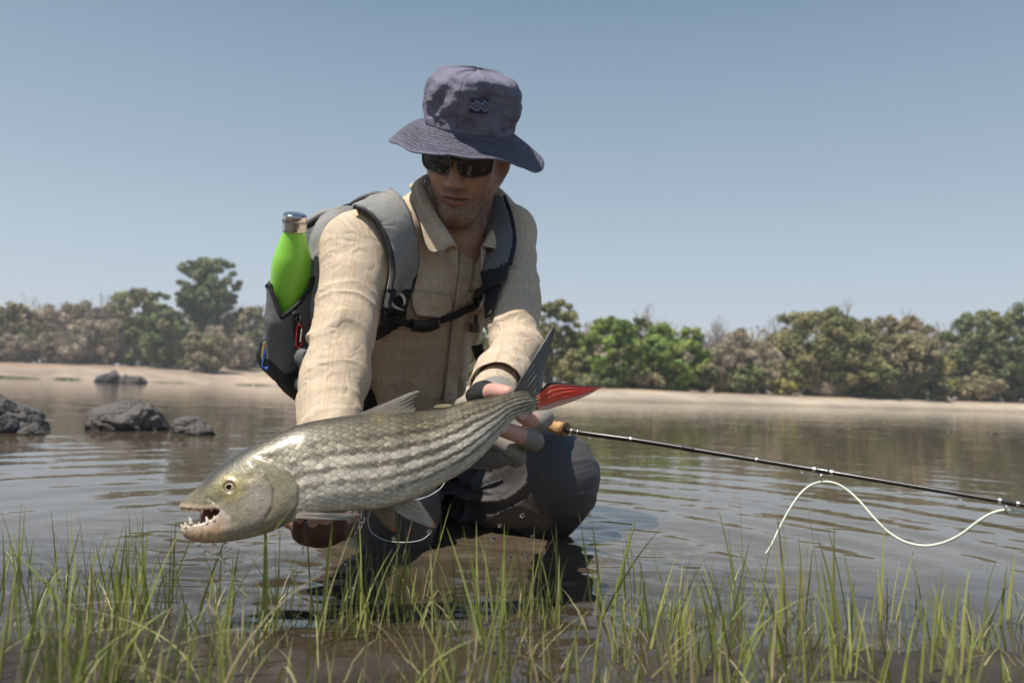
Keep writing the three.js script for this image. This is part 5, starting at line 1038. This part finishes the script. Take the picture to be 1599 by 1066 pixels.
// ---------------------------------------------------------------- bottle in the side pocket
{
  const b = thing('water_bottle', 'bright green metal water bottle with a silver cap standing in the backpack pocket', 'bottle', botA);
  const L = botA.distanceTo(botB), prof = [[.0205, .030], [.0212, .036], [.0230, .044], [.0285, .062], [.0345, .082], [.0372, .100], [.0378, .116], [.0378, .20], [.0365, .206], [0, .208]].map(([r, y]) => new THREE.Vector2(r, y));
  const M = new THREE.Matrix4().makeBasis(bX, bAx, bX.clone().cross(bAx)).setPosition(botA.clone().addScaledVector(bAx, -.022));
  const lathe = (pts, n = 48) => { const g = new THREE.LatheGeometry(pts, n); g.applyMatrix4(M); g.computeVertexNormals(); return g; };
  const smooth = new THREE.SplineCurve(prof.slice(0, 7)).getPoints(40).concat(prof.slice(7));
  const green = new THREE.MeshPhysicalMaterial({ color: new THREE.Color().setRGB(.30, .73, .06), roughness: .42, clearcoat: .6, clearcoatRoughness: .2, side: THREE.DoubleSide });
  part('bottle_body', lathe(smooth), green, b);
  const steelMap = dataTex(256, 64, (u, v, f) => { const k = .55 + .1 * tnoise(u, v, 64, 8); f[0] = f[1] = f[2] = k; });
  const steel = new THREE.MeshStandardMaterial({ color: new THREE.Color().setRGB(.62, .60, .57), roughness: .30, metalness: 1, roughnessMap: steelMap, side: THREE.DoubleSide });
  const cap = part('cap', lathe([[0, -.0015], [.0175, -.001], [.0205, .0008], [.0216, .004], [.0218, .0105], [.0210, .0115], [.0210, .0135], [.0218, .0145], [.0220, .030], [.0214, .0322], [.020, .0325]].map(([r, y]) => new THREE.Vector2(r, y))), steel, b);
  const ring = []; for (let i = 0; i < 40; i++) { const g = new THREE.BoxGeometry(.0012, .0045, .0012); g.rotateY(-i / 40 * 2 * Math.PI); g.translate(Math.cos(i / 40 * 2 * Math.PI) * .0219, .0145, Math.sin(i / 40 * 2 * Math.PI) * .0219); g.applyMatrix4(M); ring.push(g); }
  part('cap_knurl', merge(ring), steel, cap);
}
// ---------------------------------------------------------------- carabiners on the backpack
function biner(name, label, pts, r, mat, gatePts, gateMat) { const c = thing(name, label, 'carabiner', pts[0].clone()); part('frame', tubeR([...pts, pts[0]], () => r, 80, 8), mat, c); part('gate', tubeR(gatePts, () => r * .8, 16, 8), gateMat, c); }
const metal = (r, g, b) => new THREE.MeshPhysicalMaterial({ color: new THREE.Color().setRGB(r, g, b), roughness: .28, metalness: .75, clearcoat: .4 });
biner('carabiner', 'small red carabiner hanging from the black pocket strip below the green bottle', over([[466, 506, 1.405], [470, 510, 1.405], [471, 522, 1.405], [469, 540, 1.40], [465, 543, 1.40], [462, 538, 1.40], [463, 520, 1.405], [464, 509, 1.405]]), .0019, metal(.36, .025, .025), over([[470.5, 514, 1.404], [468, 534, 1.40]]), metal(.7, .68, .66));
part('zip_pull', tubeR(over([[465, 490, 1.41], [462, 497, 1.405], [464, 504, 1.405], [469, 500, 1.405], [467, 492, 1.41]]), () => .0017, 40, 8), webMat, pack);
biner('carabiner', 'yellow carabiner clipped with a blue one at the lower left of the backpack', over([[418, 528, 1.50], [421, 534, 1.50], [417, 556, 1.49], [411, 562, 1.49], [409, 556, 1.49], [413, 536, 1.50]]), .0026, metal(.55, .36, .07), over([[419, 540, 1.498], [414, 559, 1.49]]), metal(.55, .36, .07));
biner('carabiner', 'blue carabiner hanging under the yellow one at the lower left of the backpack', over([[419, 540, 1.487], [423, 546, 1.487], [423, 566, 1.48], [417, 575, 1.478], [410, 573, 1.478], [411, 562, 1.48], [415, 546, 1.485]]), .0030, metal(.04, .10, .42), over([[422, 550, 1.485], [420, 568, 1.479]]), metal(.04, .10, .42));
part('accessory_cord', tubeR(over([[420, 530, 1.51], [410, 530, 1.50], [405, 540, 1.495], [409, 556, 1.49], [418, 566, 1.485], [426, 572, 1.50], [428, 560, 1.52]]), () => .0016, 60, 6), webMat, pack);
// ---------------------------------------------------------------- fly rod and line
const rodPts = [[770, 640, 1.40], [846, 660, 1.31], [884, 671, 1.262], [1000, 688, 1.20], [1140, 711, 1.12], [1285, 735, 1.04], [1440, 761, .97], [1600, 788, .905], [1780, 818, .84], [2050, 866, .76]];
const rodC = curve(rodPts.map((q) => P(...q)));
const rodNear = (px) => { let best = null, bd = 1e9; for (let i = 0; i <= 1500; i++) { const q = rodC.getPointAt(i / 1500), c = q.clone().sub(camera.position).applyQuaternion(camQ.clone().invert()), x = 799 + c.x / -c.z * FPX; if (Math.abs(x - px) < bd) { bd = Math.abs(x - px); best = i / 1500; } } return best; };
const t0 = rodNear(884), rod = thing('fly_rod', 'black fly rod with cork grip resting on the angler\'s knee and pointing right', 'fishing rod', P(866, 665, 1.28));
{
  const blank = new THREE.MeshPhysicalMaterial({ color: new THREE.Color().setRGB(.018, .015, .013), roughness: .35, clearcoat: .35, clearcoatRoughness: .2 });
  const seg = (a, b, n = 60) => Array.from({ length: n + 1 }, (_, i) => rodC.getPointAt(mix(a, b, i / n)));
  part('blank', tubeR(seg(t0, 1, 80), (t) => mix(.0041, .0022, t), 240, 12), blank, rod);
  const corkMap = dataTex(256, 256, (u, v, f) => { const n = tfbm(u, v, 9, 33, 4), pit = sstep(.42, .6, tnoise(u, v, 40, 35)), k = (1 + .4 * n) * (1 - .65 * pit) * (1 - .25 * sstep(.93, 1, Math.sin(v * 2 * Math.PI * 5))); f[0] = .50 * k; f[1] = .29 * k; f[2] = .13 * k; }, true);
  corkMap.repeat.set(20, 14);
  const ta = rodNear(790), tb = rodNear(880);
  part('cork_grip', tubeR(seg(ta, tb, 30), (t) => t < .9 ? .0100 + .0006 * Math.sin(t * 5) : .0118, 90, 20), matte(1, 1, 1, { map: corkMap, roughness: .55 }), rod);
  part('grip_collar', tubeR(seg(tb, tb + .004, 4), () => .0124, 12, 20), matte(.22, .11, .05, { roughness: .35 }), rod);
  const silver = new THREE.MeshStandardMaterial({ color: new THREE.Color().setRGB(.75, .73, .68), roughness: .25, metalness: 1, side: THREE.DoubleSide }), thread = new THREE.MeshPhysicalMaterial({ color: new THREE.Color().setRGB(.02, .017, .015), roughness: .2, clearcoat: .8 });
  for (const [px, w] of [[893, 6], [902, 3], [985, 5], [1182, 5], [1272, 6], [1299, 6], [1562, 5], [1590, 5]]) { const a = rodNear(px); part('thread_wrap', tubeR(seg(a - w * .00035, a + w * .00035, 3), () => mix(.0044, .0030, a) + .0004, 6, 12), silver, rod); }
  for (const [px, w] of [[1075, 26], [1285, 22], [1577, 22]]) { const a = rodNear(px); part('thread_wrap', tubeR(seg(a - w * .00035, a + w * .00035, 6), () => mix(.0044, .0028, a) + .0003, 12, 12), thread, rod); }
  for (const [px, py, d] of [[1287, 746, 1.038], [1577, 790, .914]]) {
    const c = P(px, py, d), a = rodNear(px), top = rodC.getPointAt(a), ax = rodC.getTangentAt(a), dn = c.clone().sub(top); dn.addScaledVector(ax, -dn.dot(ax)).normalize();
    const sd = ax.clone().cross(dn), g = new THREE.TorusGeometry(.0052, .00085, 10, 36), q = top.clone().addScaledVector(dn, .0088), rx = ax.clone().multiplyScalar(.75).addScaledVector(sd, .66).normalize();
    g.applyMatrix4(new THREE.Matrix4().makeBasis(rx, dn, rx.clone().cross(dn)).setPosition(q));
    const foot = tubeR([top.clone().addScaledVector(ax, -.012).addScaledVector(dn, .003), top.clone().addScaledVector(ax, -.005).addScaledVector(dn, .0055), q.clone().addScaledVector(rx, -.0045), q.clone().addScaledVector(dn, .0052)], () => .0009, 30, 8);
    part('line_guide', merge([g, foot]), silver, rod);
  }
  // drops that hang under the blank
  for (const px of [890, 921, 1204, 1252, 1500]) { const q = rodC.getPointAt(rodNear(px)), g = new THREE.SphereGeometry(.0021, 12, 10); g.scale(1, 1.25, 1); g.translate(q.x, q.y - .0056, q.z); const m = part('water_droplet', g, dropMat(), null); m.userData = { label: 'clear water drop hanging under the black fly rod', category: 'water drop', group: 'drops under the fly rod' }; }
}
function dropMat() { return dropMat.m ??= new THREE.MeshPhysicalMaterial({ color: 0xffffff, transmission: 1, thickness: .005, ior: 1.333, roughness: .0 }); }
{
  const lineMat = new THREE.MeshPhysicalMaterial({ color: new THREE.Color().setRGB(.72, .76, .64), roughness: .35 });
  const pts = [[1196, 864, 1.02], [1203, 853, 1.02], [1219, 820, 1.026], [1235, 791, 1.03], [1252, 768, 1.034], [1268, 756, 1.037], [1287, 751.5, 1.038], [1306, 754.5, 1.03], [1325, 766, 1.02], [1345, 785, 1.005], [1365, 808, .99], [1390, 832, .975], [1418, 847, .96], [1445, 851.5, .95], [1472, 847, .94], [1500, 834, .93], [1528, 813, .922], [1552, 799.5, .917], [1578, 795.5, .914], [1605, 802, .905], [1640, 830, .89], [1690, 862, .87], [1740, 850, .86]].map((q) => P(...q));
  const l = part('fly_line', tubeR(pts, () => .00155, 400, 8), lineMat); l.userData = { label: 'pale green white fly line drooping in loops below the black rod', category: 'fishing line' };
  const lp = [[694, 753, 1.18], [686, 763, 1.17], [674, 771, 1.165], [660, 777, 1.16], [644, 780, 1.16], [620, 778, 1.17], [596, 782, 1.18], [580, 793, 1.19], [574, 808, 1.19], [577, 826, 1.18], [590, 838, 1.165], [612, 845, 1.15], [636, 846, 1.145], [658, 842, 1.15], [672, 832, 1.16]].map((q) => P(...q));
  const l2 = part('fly_line', tubeR(lp, () => .0007, 200, 8), matte(.52, .56, .56, { roughness: .3 })); l2.userData = { label: 'thin pale line looped round the dark knee under the fish belly', category: 'fishing line' };
}
// ---------------------------------------------------------------- drops and splashes
{
  reseed(91);
  const at = [[815, 804, 6], [780, 820, 4.5], [770, 839, 7], [781, 838, 4], [816, 848, 3.5], [846, 846, 2.5], [796, 868, 5], [790, 869, 3.5], [821, 863, 4], [824, 871, 4.5], [768, 882, 4], [773, 886, 3], [811, 890, 2.5], [760, 867, 2.5], [830, 836, 3], [778, 800, 3], [549, 915, 5.5], [543, 929, 5], [614, 840, 4.5], [614, 826, 3], [670, 829, 6], [537, 880, 2.5], [360, 858, 4], [352, 893, 4], [424, 884, 3.5], [360, 935, 3.5], [846, 863, 2.5], [812, 884, 2]];
  for (const [x, y, s] of at) {
    const d = x > 700 ? rr(1.03, 1.12) : rr(.88, .96), g = new THREE.SphereGeometry(s / FPX * d * .62, 14, 10); g.scale(1, rr(1, 1.25), 1); const q = P(x, y, d); g.translate(q.x, Math.max(q.y, .004), q.z);
    const m = part('water_droplet', g, dropMat(), null); m.userData = { label: 'clear water drop falling from the wet fish towards the lake', category: 'water drop', group: 'drops falling from the fish' };
  }
  // splash that runs off the lower jaw, and off the hand
  const strand = (list, r) => tubeR(list.map((q) => P(...q)), (t) => r * (.45 + .55 * Math.abs(Math.sin(t * 13 + list[0][0]))) * (1 - .6 * t), 40, 8);
  const jaw = merge([strand([[306, 842, .84], [310, 852, .84], [322, 862, .845], [338, 868, .85], [348, 874, .85]], .0030), strand([[326, 845, .845], [334, 852, .845], [342, 868, .85], [356, 884, .855], [364, 900, .86]], .0028), strand([[352, 846, .85], [352, 856, .85], [358, 870, .855]], .0022), strand([[412, 834, .86], [416, 842, .86], [408, 850, .86]], .0022)]);
  const m = part('splash', jaw, dropMat(), null); m.userData = { label: 'clear water running off the lower jaw of the fish', category: 'water splash' };
  const hs = merge([strand([[547, 792, .98], [556, 806, .975], [544, 822, .97], [530, 834, .965]], .0045), strand([[560, 796, .985], [566, 812, .98], [556, 830, .97], [540, 840, .965]], .0040), strand([[474, 828, .95], [476, 842, .95], [472, 856, .95], [475, 868, .95]], .0020), strand([[520, 836, .96], [515, 846, .955], [500, 852, .95]], .0026)]);
  const m2 = part('splash', hs, dropMat(), null); m2.userData = { label: 'clear water pouring off the hand under the fish belly', category: 'water splash' };
}
// ---------------------------------------------------------------- sedge at the water's edge
{
  reseed(404);
  const mats = [[.31, .345, .085], [.38, .395, .125], [.23, .28, .08], [.43, .41, .17], [.45, .37, .20]].map((c) => new THREE.MeshPhysicalMaterial({ color: new THREE.Color().setRGB(...c), roughness: .5, side: THREE.DoubleSide, transmission: .28, thickness: 0 }));
  const G = mats.map(() => ({ pos: [], idx: [] }));
  // a folded, tapering blade from base b, leaning and bowing
  function blade(k, b, H, az, lean, bow, w, seg = 7) {
    const { pos, idx } = G[k], dir = V(Math.cos(az), 0, Math.sin(az)), fa = rr(0, Math.PI), side = V(Math.cos(fa), 0, Math.sin(fa)), fold = V(-side.z, 0, side.x), o = pos.length / 3;
    for (let i = 0; i <= seg; i++) {
      const t = i / seg, s = lean * t + bow * t * t * t, c = b.clone().add(V(dir.x * s * H, H * t * (1 - .28 * Math.min(1.6, Math.abs(bow)) * t * t), dir.z * s * H)), ww = w * (.62 + .38 * Math.sin(Math.min(1, t * 2.2) * Math.PI / 2)) * Math.pow(1 - t, .62) + .0001;
      pos.push(c.x - side.x * ww, c.y, c.z - side.z * ww, c.x + fold.x * ww * .45, c.y, c.z + fold.z * ww * .45, c.x + side.x * ww, c.y, c.z + side.z * ww);
      if (i < seg) { const q = o + i * 3; idx.push(q, q + 1, q + 3, q + 1, q + 4, q + 3, q + 1, q + 2, q + 4, q + 2, q + 5, q + 4); }
    }
  }
  const tuft = (x, z, n, hm, sp) => { for (let i = 0; i < n; i++) { const bx = x + rr(-sp, sp) * rnd(), bz = z + rr(-sp, sp) * rnd(), u = rnd(); const k = u < .34 ? 0 : u < .6 ? 1 : u < .8 ? 2 : u < .94 ? 3 : 4; blade(k, V(bx, Math.min(terrain(bx, bz), 0) - .01, bz), hm * rr(.45, 1.15), rr(0, 6.28), rr(.02, .26) * (rnd() < .8 ? 1 : 1.8), rnd() < .07 ? rr(.3, .8) : rr(-.05, .16), rr(.0009, .0020)); } };
  // where the sedge stands: thick at the left and in front, reaching out to a ragged edge
  const edge = (px) => lerpList([[-300, 1.18], [0, 1.15], [200, 1.06], [330, 1.02], [520, 1.0], [700, 1.0], [900, 1.04], [1060, 1.04], [1200, 1.06], [1400, 1.02], [1600, 1.02], [1900, 1.05]], px);
  for (let i = 0; i < 250; i++) {
    const d = mix(.50, 1.0, Math.pow(rnd(), .75)), px = rr(-260, 1860), x = (px - 800) / 1200 * d, z = -d * rr(.98, 1.02);
    if (d > edge(px) - .05 * rnd()) continue;
    const dens = .40 + .8 * noise(x * 9, 3, z * 9) + .15 * sstep(500, 0, px) - .25 * Math.exp(-Math.pow((px - 690) / 170, 2)) * sstep(.9, .7, d); if (rnd() > dens + .10) continue;
    tuft(x, z, 4 + Math.floor(rnd() * 6), mix(.075, .140, rnd()) * mix(1, 1.0, d), .03);
  }
  for (let i = 0; i < 52; i++) { const px = rr(-200, 1800), d = edge(px) * rr(.86, 1.03), x = (px - 800) / 1200 * d; tuft(x, -d, 2 + Math.floor(rnd() * 4), rr(.08, .135), .022); }
  // short dead stubble between
  for (let i = 0; i < 700; i++) { const d = rr(.52, 1.02), px = rr(-260, 1860), x = (px - 800) / 1200 * d, z = -d; blade(rnd() < .5 ? 4 : 3, V(x, Math.min(terrain(x, z), 0) - .004, z), rr(.015, .06), rr(0, 6.28), rr(.1, .9), rr(0, .5), rr(.0006, .0012), 4); }
  // the tall single blades that stand out: foot and tip in the photo
  const tall = [[205, 960, 298, 792, .78, 0], [140, 985, 0, 835, .80, 2], [190, 1010, 213, 830, .83, 0], [195, 1010, 195, 815, .84, 1], [180, 1015, 178, 850, .84, 0], [330, 1000, 470, 768, .84, 1], [415, 930, 414, 765, .86, 0], [300, 960, 360, 820, .85, 0], [500, 1000, 520, 800, .84, 0], [490, 1010, 560, 800, .82, 3], [565, 960, 552, 815, .9, 1], [622, 970, 617, 690, .9, 0], [630, 970, 634, 820, .9, 2], [680, 940, 690, 790, .93, 1], [610, 975, 640, 850, .92, 0], [760, 990, 757, 830, .9, 1], [786, 1000, 787, 815, .88, 0], [830, 970, 834, 818, .94, 1], [870, 930, 868, 816, 1.0, 0], [880, 940, 860, 822, 1.0, 1], [925, 930, 903, 795, 1.0, 0], [940, 945, 924, 815, 1.0, 1], [950, 990, 996, 800, .94, 0], [988, 960, 975, 826, .98, 3], [930, 1000, 1035, 815, .92, 0], [1010, 1040, 1056, 866, .82, 1], [1165, 950, 1154, 767, .94, 0], [1160, 950, 1120, 785, .94, 2], [1215, 1050, 1225, 840, .80, 0], [1290, 1000, 1258, 770, .9, 1], [1320, 1000, 1275, 830, .88, 0], [1375, 960, 1381, 812, .95, 1], [1350, 1040, 1315, 850, .8, 0], [1570, 950, 1586, 858, .98, 1], [1560, 970, 1573, 880, .96, 0], [1480, 1020, 1455, 905, .9, 3], [1300, 960, 1303, 812, .95, 3], [1230, 940, 1213, 797, .95, 4], [60, 1020, 18, 850, .74, 0], [20, 1050, 100, 880, .72, 2], [340, 1060, 365, 880, .72, 0], [720, 1060, 690, 910, .72, 1], [1240, 1066, 1190, 900, .70, 2], [1480, 1060, 1500, 900, .74, 1], [1130, 1066, 1100, 930, .72, 0], [880, 1066, 920, 900, .7, 1]];
  for (const [x0, y0, x1, y1, d, k] of tall) { const b = P(x0, y0, d), ground = b.clone(); const t = P(x1, y1, d + rr(-.02, .02)); ground.y = Math.min(0, terrain(b.x, b.z)) - .01; b.copy(ground); const H = t.y - b.y, az = Math.atan2(t.z - b.z, t.x - b.x), L = Math.hypot(t.x - b.x, t.z - b.z) / H; blade(k, b, H, az, L * .8, L * .2, rr(.0022, .0032), 10); }
  // bent and fallen blades
  for (let i = 0; i < 16; i++) { const d = rr(.6, 1.0), px = rr(-100, 1750), x = (px - 800) / 1200 * d, az = rr(0, 6.28); blade(3 + (i & 1), V(x, Math.min(terrain(x, -d), 0) - .005, -d), rr(.05, .10), az, rr(.3, .9), rr(.8, 1.6), rr(.0010, .0020), 12); }
  const sedge = new THREE.Group(); sedge.name = 'grass'; scene.add(sedge); sedge.userData = { label: 'green sedge blades standing in the shallow muddy water in front', category: 'grass', kind: 'stuff' };
  G.forEach((g, i) => { const q = geoOf(g.pos, g.idx); part('blades', q, mats[i], sedge); });
  // far grass strips at the left waterline
  const fp2 = [], fi = [];
  for (const [x0, x1, n] of [[-90, 75, 900], [80, 140, 260], [230, 310, 330], [360, 440, 420]]) for (let i = 0; i < n; i++) { const px = mix(x0, x1, (rnd() + rnd() + rnd()) / 3), d0 = lerpList(SHORE, px) + rr(.1, 1.0), x = (px - 800) / 1200 * d0, y = terrain(x, -d0), h = rr(.02, .07), w = .16, a = rr(0, 3.14), o = fp2.length / 3; fp2.push(x - Math.cos(a) * w, y, -d0 - Math.sin(a) * w, x + Math.cos(a) * w, y, -d0 + Math.sin(a) * w, x + rr(-.1, .1), y + h, -d0); fi.push(o, o + 1, o + 2); }
  const strip = part('shore_grass', geoOf(fp2, fi), matte(.12, .17, .05), null); strip.userData = { label: 'low green grass strip along the far left waterline', category: 'grass', kind: 'stuff' };
}
renderer.render(scene, camera);
